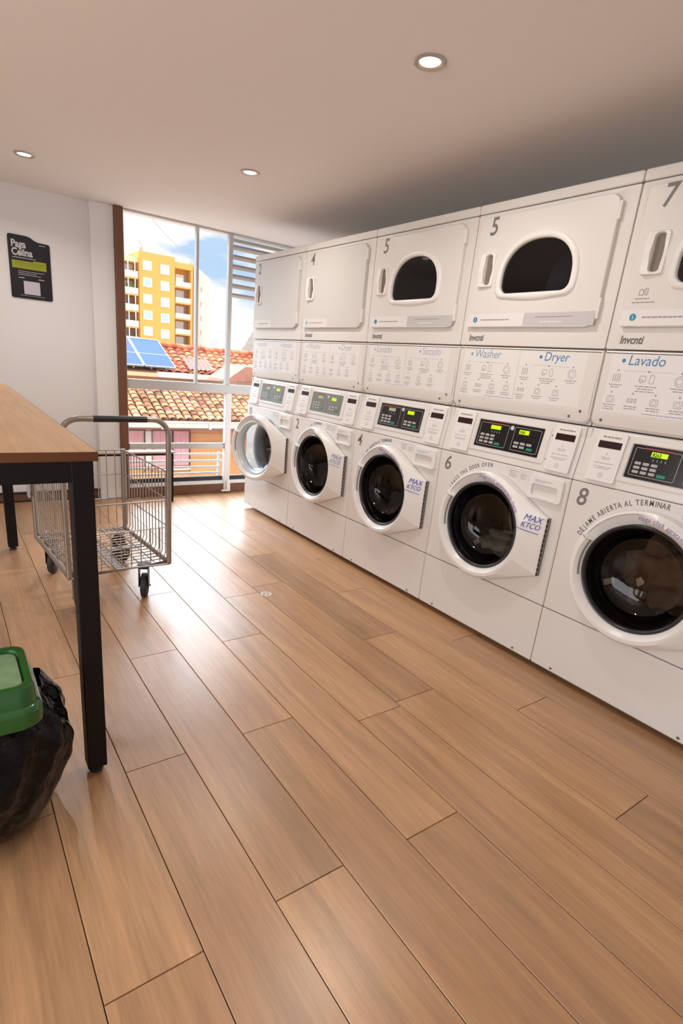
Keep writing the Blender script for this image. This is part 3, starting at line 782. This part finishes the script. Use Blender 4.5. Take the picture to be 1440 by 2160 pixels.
# ------------------------------------------------------------------ table
tb = thing('folding_table', 'tall laundry table with oak top and square black metal legs at left', 'table', (-1.735, .2, 0))
def TT(x, y, z): return (x, y, z)
TX, TY = .0, 0.0; LT = 2.16; WT = .90
m = MB(); m.box(-WT, 0, 0, LT, .925, .947); top = m.build('tabletop', TABLEWOOD, tb, bevel=.0015)
m = MB(); m.box(-WT, .0006, -.0012, .0, .924, .9465); m.box(.0, .0012, 0, LT, .924, .9465); m.build('edge_band', EDGEWOOD, top)
ap = MB(); ap.box(-WT+.01, -.012, -.055+.02, -.0, .885, .925)
m = MB(); m.box(-WT+.05, -.06, -.03+.032, .035, .872, .925); m.box(-.06+.015, -.012, .03, LT-.02, .872, .925); m.box(-WT+.01, -WT+.05, .03, LT-.02, .872, .925); m.box(-WT+.05, -.06, LT-.05, LT-.01, .872, .925)
m.build('apron', BLACK, tb, bevel=.002)
for (x, y) in ((-.062, -.055), (-.062, LT-.06), (-WT+.01, -.055), (-WT+.01, LT-.06)):
    y = 0.002 if y < 0 else y
    m = MB(); m.box(x, x+.052, y, y+.052, .022, .925); lg = m.build('leg', BLACK, tb, bevel=.003)
    m = MB(); m.lathe([(.019, 0), (.019, .010), (.012, .014), (.006, .016), (.006, .024)], (x+.026, y+.026, 0), 'z', 14, True, True); m.build('levelling_foot', RUBBER, lg, 50)
tb.rotation_euler = (0, 0, 0)

# ------------------------------------------------------------------ laundry cart
cart = thing('laundry_cart', 'metal wire laundry cart on black castors behind the tall table', 'cart', (-1.435, 1.61, 0), math.radians(4.0))
CW, CL = .232, .315
zb = .195
m = MB(); m.tube([(-CW, -CL, zb), (CW, -CL, zb), (CW, CL, zb), (-CW, CL, zb)], .013, 8, True); m.build('base_frame', CHROME, cart, 50)
m = MB(); m.box(-.02, .02, -CL, CL, .188, .196); m.box(-CW, CW, -.02, .02, .186, .194); m.build('cross_brace', CHROME, cart)
pts = [(-CW, -CL, zb), (-CW, -CL, .82)] + [(-CW + .075*(1-math.cos(a)), -CL, .82 + .075*math.sin(a)) for a in [PI/2*k/8 for k in range(1, 9)]]
pts += [(CW - .075*(1-math.cos(a)), -CL, .82 + .075*math.sin(a)) for a in [PI/2*k/8 for k in range(8, 0, -1)]] + [(CW, -CL, .82), (CW, -CL, zb)]
m = MB(); m.tube(pts, .0125, 12); hb = m.build('push_handle', CHROME, cart, 50)
m = MB(); m.tube([(-.10, -CL, .895), (.13, -CL, .895)], .0138, 12); m.build('handle_grip', BLACKP, hb, 50)
for sx in (-1, 1):
    m = MB(); m.tube([(sx*CW, CL, zb), (sx*CW, CL, .655)], .0125, 10); m.build('corner_post', CHROME, cart, 50)
# side panels of wire
def wires(name, segs, r=.0028):
    m = MB()
    for s_ in segs: m.tube(s_, r, 5)
    return m.build(name, WIRE, cart, 60)
def bend(p0, p1, base_in):      # vertical wire that curls in at the floor
    x, y = p0; dx, dy = base_in
    return [(x, y, p1), (x, y, .235), (x+dx*.008, y+dy*.008, .215), (x+dx*.03, y+dy*.03, .205), (x+dx*.05, y+dy*.05, .204)]
for sx in (-1, 1):
    seg = [[(sx*CW, -CL, z), (sx*CW, CL, z)] for z in (.38, .515)]
    for k in range(1, 15):
        y = -CL + 2*CL*k/15; seg.append(bend((sx*CW, y), .65, (-sx, 0)))
    wires('side_basket', seg)
    m = MB(); m.tube([(sx*CW, -CL, .65), (sx*CW, CL, .65)], .0038, 8); m.build('basket_rim', WIRE, cart, 60)
for sy, zt in ((-1, .515), (1, .65)):
    seg = [[(-CW, sy*CL, z), (CW, sy*CL, z)] for z in ((.38,) if sy < 0 else (.38, .515))]
    for k in range(1, 10):
        x = -CW + 2*CW*k/10
        if sy > 0: seg.append(bend((x, sy*CL), zt, (0, -sy)))
        elif k in (4, 5, 6, 7, 8, 9, 1, 2, 3): seg.append([(x, sy*CL, .385), (x, sy*CL, .205)])
    wires('end_basket', seg)
    m = MB(); m.tube([(-CW, sy*CL, zt), (CW, sy*CL, zt)], .0036, 8); m.build('basket_rim', WIRE, cart, 60)
seg = [[(-CW+.02, y, .203), (CW-.02, y, .203)] for y in [-CL + 2*CL*k/15 for k in range(1, 15)]] + [[(x, -CL+.01, .207), (x, CL-.01, .207)] for x in (-.19, -.12, -.05, .02, .09, .16)]
wires('floor_grid', seg, .0028)
for (x, y, rot) in ((-CW+.05, -CL+.05, 85), (CW-.105, -CL+.06, 62), (-CW+.05, CL-.06, 60), (CW-.06, CL-.06, 30)):
    a = math.radians(rot); c_, s_ = math.cos(a), math.sin(a)
    def CT(u, v, w, x=x, y=y, c_=c_, s_=s_): return (x + u*c_ - v*s_, y + u*s_ + v*c_, w)
    m = MB(CT); m.box(-.028, .028, -.028, .028, .180, .186); m.lathe([(.02, .165), (.024, .172), (.02, .180)], (0, 0, 0), 'z', 14, True, True)
    m.box(-.025, .03, -.024, -.020, .065, .168); m.box(-.025, .03, .020, .024, .065, .168); m.box(-.02, .02, -.024, .024, .160, .168)
    cs = m.build('castor', BLACKP, cart, bevel=.002)
    m = MB(CT); m.lathe([(.001, -.017), (.045, -.017), (.058, -.014), (.0625, -.006), (.0625, .006), (.058, .014), (.045, .017), (.001, .017)], (.018, 0, .0625), 'y', 28)
    m.build('wheel', RUBBER, cs, 50)
    m = MB(CT); m.lathe([(.006, -.030), (.006, .030)], (.018, 0, .0625), 'y', 10, True, True); m.build('axle', NICKEL, cs)
m = MB(); m.box(-.262, -.252, .28, .315, .42, .50); m.build('plastic_tag', mat('milky_tag', (.55, .58, .64), .4), cart, bevel=.003)

# ------------------------------------------------------------------ low bench by the window
bn = thing('bench', 'low narrow bench with pale top and thin black legs in front of the window wall', 'bench', (-.90, 3.19, 0))
m = MB(); m.box(-.40, .40, -.045, .05, .408, .424); m.build('bench_top', mat('bench_laminate', (.50, .43, .37), .35), bn, bevel=.005)
m = MB(); m.box(-.385, .385, -.035, -.02, .392, .408); m.box(-.385, .385, .025, .04, .392, .408); m.build('bench_frame', BLACK, bn)
for x in (-.385, .373):
    for y in (-.035, .026):
        m = MB(); m.box(x, x+.014, y, y+.014, 0, .408); m.build('leg', BLACK, bn)

# ------------------------------------------------------------------ bin with bag and green lid
bn = thing('waste_bin', 'waste bin wrapped in a glossy black bag under a green lid, beside the table leg', 'bin', (-2.085, .212, 0))
rings = []
NU = 192
BP = [(0, .14), (.01, .16), (.035, .193), (.075, .218), (.125, .236), (.175, .246), (.22, .248), (.26, .243), (.295, .228), (.325, .205), (.348, .187), (.36, .178)]
def bag_r(z):
    for (z0, r0), (z1_, r1) in zip(BP, BP[1:]):
        if z0 <= z <= z1_:
            t_ = (z-z0)/(z1_-z0); return r0 + (r1-r0)*t_
    return BP[-1][1]
def bag_s(z): return sum(bag_r(min(.36, max(0, z + d))) for d in (-.024, -.012, 0, .012, .024))/5
for z, r in [(.36*q/56, bag_s(.36*q/56) - (.012 if q == 0 else 0)) for q in range(57)]:
    ring = []
    for k in range(NU):
        a = 2*PI*k/NU
        wob = 1 + (.018*math.sin(7*a + z*22) + .013*math.sin(13*a - z*40 + 1) + .006*math.sin(23*a + z*65) + .002*math.sin(47*a - z*90))*(.4 + 1.6*min(1, z/.3))*(0 if z == 0 else 1)
        ring.append((r*wob*math.cos(a), r*wob*math.sin(a) , z + (0 if z < .25 else .006*math.sin(11*a))))
    rings.append(ring)
m = MB(); m.loops(rings, True, True, False); m.build('bin_bag', BAG, bn, 75)
m = MB(); m.lathe([(.12, .015), (.165, .03), (.17, .36), (.165, .36), (.16, .04), (.001, .03)], (0, 0, 0), 'z', 32); m.build('bin_body', BLACKP, bn, 40)
def lidring(hx, hy, r, z): return [(x-.012, y-.075, z-.080) for x, y in rrect(-hx, hx, -hy, hy, r, 6)]
m = MB(); m.loops([lidring(.178, .126, .045, .428), lidring(.183, .130, .045, .434), lidring(.183, .130, .045, .468), lidring(.178, .124, .042, .477), lidring(.173, .118, .04, .480),
         lidring(.170, .110, .035, .520), lidring(.167, .105, .033, .526), lidring(.160, .098, .03, .527), lidring(.153, .090, .026, .525), lidring(.150, .087, .025, .513)], True, False, True)
lid = m.build('lid', GREEN, bn, 35)
m = MB(); m.loops([lidring(.147, .084, .024, .511), lidring(.147, .084, .024, .518), lidring(.142, .079, .022, .521)], True, True, True); fp = m.build('swing_flap', GREEN2, lid, 35)
m = MB(); m.loops([lidring(.085, .045, .01, .521), lidring(.085, .045, .01, .5225), lidring(.072, .034, .008, .5225), lidring(.072, .034, .008, .521)]); m.build('flap_mark', GREEN, lid, 30)

# ------------------------------------------------------------------ wall sign
def ST(u, v, w): return (-1.548 + u, 3.4395 - w, 1.455 + v)
sg = thing('wall_sign', 'charcoal notice board with a lime band and white square on the left wall', 'sign', (-1.42, 3.44, 1.65))
def SL(u, v, w): p = ST(u, v, w); return (p[0]+1.42, p[1]-3.44, p[2]-1.65)
outl = rrect(0, .255, 0, .36, .012, 3)
pts = [(x, y) for x, y in outl[:8]] + [(.255, .350), (.252, .358), (.243, .362), (.185, .364), (.160, .372), (.140, .385), (.118, .392), (.014, .394), (.004, .391), (0, .380)]
m = MB(SL); plate(m, pts, .001, .009, .0015); m.build('board', SIGN, sg, 30)
w = .0098
m = MB(SL); put_text(m, 'Paga', .062, .018, .318, w, 'LEFT', 0, .002, 0, .80); put_text(m, 'Celina', .062, .018, .268, w, 'LEFT', 0, .002, 0, .80); m.build('headline', SIGNTXT, sg)
m = MB(SL); m.poly([(.016, .188, w), (.226, .188, w), (.226, .244, w), (.150, .244, w), (.140, .236, w), (.016, .236, w)]); m.build('lime_band', LIME, sg)
m = MB(SL); bars(m, .032, .222, w+.0003, .18, 1, .01, .003, False, 3); bars(m, .032, .208, w+.0003, .16, 1, .01, .003, False, 4); m.build('band_print', mat('olive_print', (.13, .15, .01), .5), sg)
m = MB(SL); bars(m, .022, .252, w, .14, 1, .01, .004, False, 5); bars(m, .05, .170, w, .16, 3, .011, .003, False, 6); bars(m, .05, .128, w, .035, 1, .01, .005); bars(m, .172, .128, w, .035, 1, .01, .005)
bars(m, .055, .018, w, .15, 1, .01, .002); bars(m, .19, .345, w, .04, 1, .01, .004); m.build('small_print', SIGNTXT, sg)
m = MB(SL); m.poly([(.078, .028, w), (.178, .028, w), (.178, .112, w), (.078, .112, w)]); m.build('white_square', SIGNWHITE, sg)

# ------------------------------------------------------------------ downlights
def downlight(x, y, label):
    t_ = thing('ceiling_downlight', label, 'ceiling light', (x, y, H), 0, 'recessed ceiling downlights')
    m = MB(); m.lathe([(.0525, 0), (.053, -.003), (.049, -.0065), (.040, -.006), (.036, -.003)], (0, 0, 0), 'z', 36); m.build('trim_ring', NICKEL, t_, 40)
    m = MB(); m.lathe([(.0365, -.0035), (.034, -.001), (.0335, .0)], (0, 0, 0), 'z', 36); m.build('reflector', GOLD, t_, 40)
    m = MB(); m.lathe([(.0325, -.0022), (.001, -.0024)], (0, 0, 0), 'z', 32); m.build('lamp_lens', EMIT, t_)
    d = bpy.data.lights.new('downlight_lamp', 'AREA'); d.shape = 'DISK'; d.size = .06; d.energy = LAMP_W; d.color = (1, .93, .86); d.spread = math.radians(150)
    o = bpy.data.objects.new('downlight_lamp', d); COL.objects.link(o); o.parent = t_; o.location = (0, 0, -.008)
downlight(-.629, .427, 'lit recessed ceiling downlight nearest the camera, above the nearer dryers')
downlight(-.530, 1.902, 'lit recessed ceiling downlight farther back, over the aisle before the window')
downlight(-1.512, 2.672, 'lit recessed ceiling downlight above the wall sign by the left edge')

# floor sticker
m = MB(); ringf(m, 0, 0, 0, .030, .019, 24); disc(m, 0, 0, 0, .010, 12)
o = m.build('floor_sticker', mat('worn_white_sticker', (.72, .68, .64), .5, noise=(60, .2))); o.location = (-.700, 1.166, .0008); tag(o, 'small worn white ring sticker on the wooden floor of the aisle', 'sticker')

# ------------------------------------------------------------------ outside: louvres and balcony rail
lv = thing('window_louvre', 'grey horizontal sun louvre blades outside the upper right window pane', 'louvre', (.125, 3.56, 0))
for k in range(6):
    z = 2.075 - .0745*k; a = math.radians(-6)
    m = MB(); c_, s_ = math.cos(a), math.sin(a)
    m.loops([[(x, -.045*c_ - .008*s_, z - .045*s_ + .008*c_), (x, .045*c_ - .008*s_, z + .045*s_ + .008*c_), (x, .045*c_ + .008*s_, z + .045*s_ - .008*c_), (x, -.045*c_ + .008*s_, z - .045*s_ - .008*c_)] for x in (0.0, .9)], True, True, True)
    m.build('blade', mat('louvre_taupe', (.36, .32, .29), .5), lv)
m = MB(); m.box(-.012, .0, -.02, .02, 1.68, 2.14); m.box(-.012, .9, -.02, .02, 2.115, 2.14); m.build('louvre_frame', ALU, lv)
rl = thing('balcony_railing', 'white horizontal bar railing just outside the lower window', 'railing', (0, 3.62, 0))
for z in (.315, .253, .194, .136, .086):
    m = MB(); m.box(-.80, .12 if z > .2 else .10, -.008, .008, z-.009, z+.009); m.build('rail_bar', ALUW, rl, bevel=.003)
for x in (-.80, .085):
    m = MB(); m.box(x, x+.02, .009, .03, -.05, .33); m.build('rail_post', ALUW, rl)

# ------------------------------------------------------------------ outside: tiled houses
TILE1, tt, bb_, sr = island_mat('old_clay_tile', [(0, (.22, .10, .06)), (.2, (.50, .22, .11)), (.45, (.64, .31, .16)), (.75, (.76, .44, .21)), (1, (.60, .29, .20))], .85, .2, varied=(1.2, .45))
TILE2, tt, bb_, sr = island_mat('red_clay_tile', [(0, (.50, .14, .08)), (.5, (.74, .24, .12)), (1, (.85, .36, .19))], .85, .2, varied=(2, .2))
def tiles(name, mt, parent, x0, x1, y0, z0, slope, rows, wd=.19, ln=.21, cut=None, seed=1, r=.085):
    rnd = random.Random(seed); m = MB(); ca = 1/math.hypot(1, slope); sa = slope*ca
    nx = int((x1-x0)/wd)
    for j in range(rows):
        for i in range(nx):
            cx_ = x0 + wd*(i+.5) + rnd.uniform(-.006, .006)
            yy = j*ln
            if cut and not cut(cx_, y0 + yy*ca): continue
            a, b_ = [], []
            hh = rnd.uniform(-.006, .006)
            for k in range(7):
                t_ = PI*k/6; 
                for lst, d, s_, up in ((a, 0, 1.0, .03), (b_, ln+.05, .82, .004)):
                    ox = r*s_*math.cos(t_); oh = r*.62*s_*math.sin(t_) + up + hh
                    yv = yy + d
                    lst.append((cx_+ox, y0 + yv*ca - oh*sa, z0 + yv*sa + oh*ca))
            a2 = [(p[0] - 0, p[1], p[2]) for p in a]
            inn = [(cx_ + (p[0]-cx_)*.8, p[1]+.002, p[2] - .016) for p in a]
            m.loops([inn, a2, b_], False)
    o = m.build(name, mt, parent, 45); return o
def slab(x0, x1, y0, z0, slope, L_, th=.05):
    ca = 1/math.hypot(1, slope); sa = slope*ca; y1, z1 = y0+L_*ca, z0+L_*sa
    return [[(x, y0, z0), (x, y1, z1), (x, y1, z1-th), (x, y0, z0-th)] for x in (x0, x1)]
UNDER = mat('roof_underlay', (.28, .12, .07), .9)
ORWALL = mat('orange_board', (.72, .33, .12), .7, noise=(3, .12))
CREAM = mat('cream_fascia', (.80, .66, .54), .6)
h1 = thing('tiled_house', 'orange boarded neighbouring house with an old mottled clay tile roof, right outside the window', 'house', (0, 11, 0))
hloc = lambda x, y, z: (x, y-11, z)
m = MB(hloc); m.loops(slab(-2.5, 9.5, 10.9, -.27, .45, 1.65), True, True, True); rf = m.build('roof', UNDER, h1)
o = tiles('roof_tiles', TILE1, rf, -2.3, 9.4, -.15, -.24, .45, 10, seed=4, ln=.168)
m = MB(hloc); m.box(-2.5, 9.5, 10.82, 10.90, -.41, -.26); m.box(-2.5, 9.5, 10.80, 10.83, -.30, -.27)
for x in (1.9, 3.0, 4.1): m.box(x, x+.06, 10.79, 10.82, -.44, -.29)
m.build('gutter', CREAM, h1, bevel=.01)
m = MB(hloc); m.box(-2.5, 3.86, 11.4, 11.6, -4, -.2); m.box(3.86, 9.4, 11.9, 12.1, -4, .0)
for k in range(14): m.box(2.78, 3.86, 11.385, 11.4, -.62-.2*k, -.605-.2*k)
m.build('wall', ORWALL, h1)
m = MB(hloc); m.box(-2.5, 3.9, 11.36, 11.4, -.56, -.44); m.build('wall_plate', mat('dusty_rose_wall', (.52, .27, .20), .8), h1)
PINK = mat('pink_curtain', (.74, .36, .36), .8, noise=(9, .12)); DKFR = mat('dark_window_frame', (.12, .06, .06), .5)
for xa, xb in ((1.05, 1.69), (1.87, 2.33), (2.36, 2.75), (.1, .95)):
    m = MB(hloc)
    n_ = 14
    m.loops([[(xa + (xb-xa)*k/n_, 11.37 + .012*math.sin(k*2.4), z) for k in range(n_+1)] for z in (-1.36, -.55)], False); cu = m.build('curtained_window', PINK, h1, 60)
    m = MB(hloc); m.box(xa-.02, xa, 11.35, 11.4, -1.5, -.53); m.box(xb, xb+.02, 11.35, 11.4, -1.5, -.53); m.box(xa, xb, 11.35, 11.4, -.55, -.53); m.build('window_frame', DKFR, cu)
m = MB(hloc); m.box(1.7, 1.86, 11.36, 11.4, -1.36, -.55); m.build('pale_panel', CREAM, h1)
m = MB(hloc); m.box(2.0, 2.75, 11.3, 11.4, -1.46, -1.38); m.build('window_ledge', CREAM, h1)

h2 = thing('red_tiled_house', 'farther house with red clay tile roof behind the window transom', 'house', (0, 14.5, 0))
hl2 = lambda x, y, z: (x, y-14.5, z)
m = MB(hl2); m.loops(slab(-1, 12, 14.45, .62, .45, 1.62), True, True, True); rf = m.build('roof', UNDER, h2)
tiles('roof_tiles', TILE2, rf, 3.0, 12, .03, .62, .45, 7, seed=9, wd=.24, ln=.225, r=.115)
m = MB(hl2)
for k in range(60): 
    x = 3.0+.24*k*.62
    if x > 12: break
    m.tube([(x, 15.93, 1.36), (x+.16, 15.93, 1.36)], .07, 8)
m.build('ridge_tiles', TILE2, rf, 50)
m = MB(hl2); m.box(-1, 2.95, 14.28, 14.44, .50, .60); m.build('fascia', mat('apricot_fascia', (.85, .58, .34), .7), h2)
m = MB(hl2); m.box(2.95, 4.85, 14.26, 14.44, .50, .64); m.build('gutter', mat('white_gutter', (.80, .76, .70), .5), h2, bevel=.01)
m = MB(hl2); m.box(-1, 12, 14.5, 14.7, -3, .5); m.build('wall', mat('brown_wall', (.42, .30, .22), .9), h2)  # wall in one even brown
m = MB(hl2)
for k in range(6): 
    x = 3.95 + .13*k
    m.loops([[(x, 14.5, .74), (x, 15.15, 1.04)], [(x+.06, 14.5, .78), (x+.06, 15.15, 1.08)], [(x+.125, 14.5, .74), (x+.125, 15.15, 1.04)]], False)
m.build('corrugated_sheet', mat('pink_sheet', (.42, .19, .14), .6), h2)
# solar panels on the red roof
SOL = mat('solar_blue', (.035, .105, .32), .6, spec=.2, noise=(1.2, .12))
def solar(x0, label):
    t_ = thing('solar_panel', label, 'solar panel', (x0, 14.4, .70), 0, 'blue solar panels on the tiled roof')
    sl = .45; ca = 1/math.hypot(1, sl); sa = sl*ca
    def P_(u, v, w): return (u + .03*0, v*ca - w*sa, v*sa + w*ca)
    Lx, Ly = .86, 1.72
    m = MB(P_); m.box(0, Lx, 0, Ly, .05, .075); m.build('cells', SOL, t_)
    m = MB(P_)
    for a in (0, Lx-.025): m.box(a, a+.025, 0, Ly, .045, .085)
    for a in (0, Ly-.025): m.box(0, Lx, a, a+.025, .045, .085)
    m.box(0, Lx, Ly*.44, Ly*.44+.012, .075, .078)
    m.build('panel_frame', mat('panel_frame_white', (.78, .82, .88), .4), t_)
    m = MB(P_)
    for a in (.2, .6): m.box(a, a+.04, .1, Ly-.1, -.06, .045)
    m.build('mounting_rail', ALU, t_)
for k, nm in enumerate(['rightmost blue solar panel on the roof beside the red tiles', 'blue solar panel left of the first one, cut by the window post']):
    solar(2.63 - .88*k, nm)
h3 = thing('low_pink_roof', 'small pale pink gabled roof low behind the transom at right', 'house', (5.2, 13, 0))
m = MB(); m.loops([[(-.9, -.2, .60), (-.35, -.2, .98), (1.6, -.2, .98), (1.6, -.2, .60)], [(-.9, 1.0, .62), (-.35, 1.0, 1.0), (1.6, 1.0, 1.0), (1.6, 1.0, .62)]], True, True, True); m.build('roof', mat('pink_roof_tiles', (.48, .22, .16), .8, noise=(7, .35)), h3)
B('wall', CREAM, -.5, 1.5, .0, .9, -3, .6, h3)

# ------------------------------------------------------------------ far buildings
KX = 1.308
def fx(x80): return CAMLOC.x + KX*(x80 - CAMLOC.x)
def fz(z80): return CAMLOC.z + KX*(z80 - CAMLOC.z)
ab = thing('apartment_block', 'tall orange apartment block with two columns of white windows and side balconies', 'building', (fx(24), 105, 0))
BX = fx(24)
def AL(x, y, z): return (x - BX, y - 105, z)
ORG = mat('orange_render', (.76, .39, .095), .85, noise=(.12, .10)); ORD = mat('orange_slab', (.70, .38, .12), .8)
m = MB(AL); m.box(fx(21.75), fx(26.6), 105, 120, -12, fz(13.45)); m.build('tower_wall', ORG, ab)
m = MB(AL); m.box(fx(15), fx(21.75), 108, 120, -12, fz(12.5)); m.box(fx(26.6), fx(29.35), 107, 120, -12, fz(13.0)); m.box(fx(28.95), fx(29.3), 105.3, 107, -12, fz(13.0)); m.box(fx(26.6), fx(29.3), 105.2, 107, fz(12.2), fz(12.95)); m.build('wing_wall', ORG, ab)
m = MB(AL)
m.box(fx(15), fx(21.75), 105.5, 108, fz(12.05), fz(12.7)); m.build('roof_band', mat('pale_orange_band', (.92, .66, .36), .8), ab)
WN = mat('white_blind', (.90, .90, .92), .5); WG = mat('blue_green_pane', (.45, .60, .62), .2); FRM = mat('white_frame', (.92, .90, .86), .5)
for r_i in range(6):
    zt = 12.33 - 2.06*r_i
    for c_i, (xa, xb) in enumerate(((22.3, 23.33), (24.68, 25.72))):
        m = MB(AL); m.box(fx(xa-.08), fx(xb+.08), 104.9, 105.05, fz(zt-1.08-.15*c_i), fz(zt+.08-.12*c_i)); fr_ = m.build('window', FRM, ab)
        m = MB(AL); m.box(fx(xa), fx(xb), 104.86, 104.9, fz(zt-1.0-.15*c_i), fz(zt-.12*c_i)); m.build('pane', WN if (r_i+c_i) % 3 else WN, fr_)
        if (r_i, c_i) in ((1, 0), (3, 0), (3, 1)):
            m = MB(AL); m.box(fx(xa+.1), fx(xb-.1), 104.82, 104.86, fz(zt-.95), fz(zt-.1)); m.build('pane', WG, fr_)
GLB = mat('balcony_glass', (.74, .74, .68), .3); SHD = mat('balcony_door', (.42, .36, .30), .5); PLN = mat('plant_green', (.25, .36, .10), .9)
for r_i in range(6):
    zt = 12.05 - 2.06*r_i
    # left wing
    m = MB(AL); m.box(fx(15), fx(21.75), 105.3, 108, fz(zt-2.06), fz(zt-1.85)); sl_ = m.build('balcony_slab', ORD, ab)
    m = MB(AL); m.box(fx(15), fx(21.7), 105.4, 105.5, fz(zt-1.85), fz(zt-1.15)); m.build('balustrade', GLB, sl_)
    m = MB(AL)
    for x in (19.2, 20.3, 21.2): m.box(fx(x), fx(x+.12), 105.35, 105.4, fz(zt-1.85), fz(zt))
    m.box(fx(15), fx(21.7), 105.33, 105.42, fz(zt-1.18), fz(zt-1.10)); m.build('balcony_frame', FRM, sl_)
    m = MB(AL); m.box(fx(19.6), fx(21.5), 107.8, 107.99, fz(zt-1.85), fz(zt-.15)); m.build('balcony_door', SHD if r_i not in (0, 1) else WN, ab)
    # right wing
    zt -= .25
    m = MB(AL); m.box(fx(26.6), fx(29.0), 104.9, 107, fz(zt-2.06), fz(zt-1.86)); sl_ = m.build('balcony_slab', ORD, ab)
    m = MB(AL); m.box(fx(26.7), fx(28.9), 104.95, 105.05, fz(zt-1.86), fz(zt-1.25)); m.build('balustrade', GLB, sl_)
    m = MB(AL); m.box(fx(27.2), fx(28.4), 106.8, 106.99, fz(zt-1.8), fz(zt-.2)); m.build('balcony_door', WN, ab)
    m = MB(AL); m.box(fx(28.45), fx(28.75), 106.8, 106.98, fz(zt-1.8), fz(zt-.2)); m.build('balcony_door', SHD, ab)
m = MB(AL); m.box(fx(17.5), fx(19.0), 106.5, 107.5, fz(12.05-4.0), fz(12.05-2.6)); m.box(fx(20.6), fx(21.5), 106.5, 107.5, fz(12.05-3.6), fz(12.05-2.6)); m.build('balcony_plants', PLN, ab)
m = MB(AL); m.box(fx(22.1), fx(22.35), 106, 106.3, fz(13.45), fz(14.0)); m.tube([(fx(23), 107, fz(13.4)), (fx(22.2), 107, fz(15.0))], .05, 5); m.build('roof_antenna', SHD, ab)
# pale side building receding to the right
pb = thing('pale_apartment_block', 'pale sunlit apartment building receding right of the orange block', 'building', (40, 112, 0))
PALE = mat('pale_render', (.58, .49, .42), .85)
def PL(x, y, z): return (x-40, y-112, z)
z1 = fz(13.05)
m = MB(PL); a = (fx(29.45), 105.4); b_ = (49.2, 121.3)
m.loops([[(a[0], a[1], z), (b_[0], b_[1], z), (b_[0]-1.5, b_[1]+1.2, z), (a[0]+.3, a[1]+2.5, z)] for z in (-12, z1)], True, True, True); m.build('wall', PALE, pb)
d = Vector((b_[0]-a[0], b_[1]-a[1])).normalized(); nn = Vector((d.y, -d.x))
for j in range(7):
    z = fz(10.2 - 2.06*j); s_ = 7.0; p = Vector(a) + d*s_; 
    m = MB(PL); q = p + d*1.3
    m.loops([[(p.x+nn.x*k_, p.y+nn.y*k_, zz), (q.x+nn.x*k_, q.y+nn.y*k_, zz)] for k_, zz in ((.05, z), (.05, z+.9))], False); m.build('window', mat('amber_window', (.55, .34, .16), .5), pb)
pc = thing('far_cream_tower', 'distant cream tower behind the pale apartment building', 'building', (50, 135, 0))
m = MB(); m.box(-2.2, 1.0, 0, 8, -12, 13.8); m.build('wall', mat('cream_render', (.88, .78, .70), .9), pc)
m = MB()
for j in range(5): m.box(-1.2, .4, -.06, 0, 10.5-2.9*j, 11.7-2.9*j)
m.build('window', mat('tan_window', (.70, .50, .34), .6), pc)
for (x, y, wx, z1_, nm, lab, mc) in [(44.6, 103, 1.9, 2.6, 'far_yellow_house', 'tiny distant yellow building above the tiled ridge, left of the right mullion', (.85, .62, .25)), (47.2, 105, 2.2, 3.9, 'far_orange_house', 'tiny distant orange building just right of the window mullion', (.85, .55, .25)), (48.6, 94, 6, 1.9, 'far_low_house', 'distant low cream house right of the tiny orange one, behind the red tile ridge', (.85, .72, .60))]:
    t_ = thing(nm, lab, 'building', (x, y, 0)); 
    m = MB(); m.box(-wx/2, wx/2, 0, 5, -10, z1_-.5); m.build('wall', mat(nm+'_wall', mc, .9), t_)
    m = MB(); m.loops([[(-wx/2-.1, -.2, z1_-.5), (0, -.2, z1_), (wx/2+.1, -.2, z1_-.5)], [(-wx/2-.1, 5.2, z1_-.5), (0, 5.2, z1_), (wx/2+.1, 5.2, z1_-.5)]], True, True, True); m.build('roof', mat(nm+'_roof', (mc[0], mc[1]*.8, mc[2]*.8), .9), t_)
sg_ = thing('stone_gable', 'pale grey stone gable sloping up at the right beside the farthest dryer', 'building', (14.5, 30, 0))
m = MB(); m.loops([[(-2.0, 0, .9), (-.5, 0, 3.2), (3, 0, 3.4), (3, 0, -5), (-2, 0, -5)], [(-2.0, 4, .9), (-.5, 4, 3.2), (3, 4, 3.4), (3, 4, -5), (-2, 4, -5)]], True, True, True)
m.build('wall', mat('grey_stone', (.42, .38, .33), .95, noise=(5, .5), bump=(6, .6)), sg_)
struct(B('ground', mat('street_ground', (.50, .42, .36), .95), -60, 200, 4.2, 400, -12.2, -12))
# overhead cables
for k, (x0, z0_, x1, z1_) in enumerate([(4.0, 8.9, 9.5, 5.5), (6.8, 9.3, 12.2, 5.9)]):
    m = MB(); P0, P1 = Vector((x0, 25, z0_)), Vector((x1, 28, z1_))
    m.tube([tuple(P0.lerp(P1, t_) + Vector((0, 0, -.5*math.sin(PI*t_)))) for t_ in [q/12 for q in range(13)]], .012, 5)
    o = m.build('overhead_cable', mat('cable_grey', (.35, .38, .42), .7)); tag(o, ['thin overhead cable crossing the sky at the upper left of the window', 'thin overhead cable crossing the sky nearer the middle of the left pane'][k], 'cable')
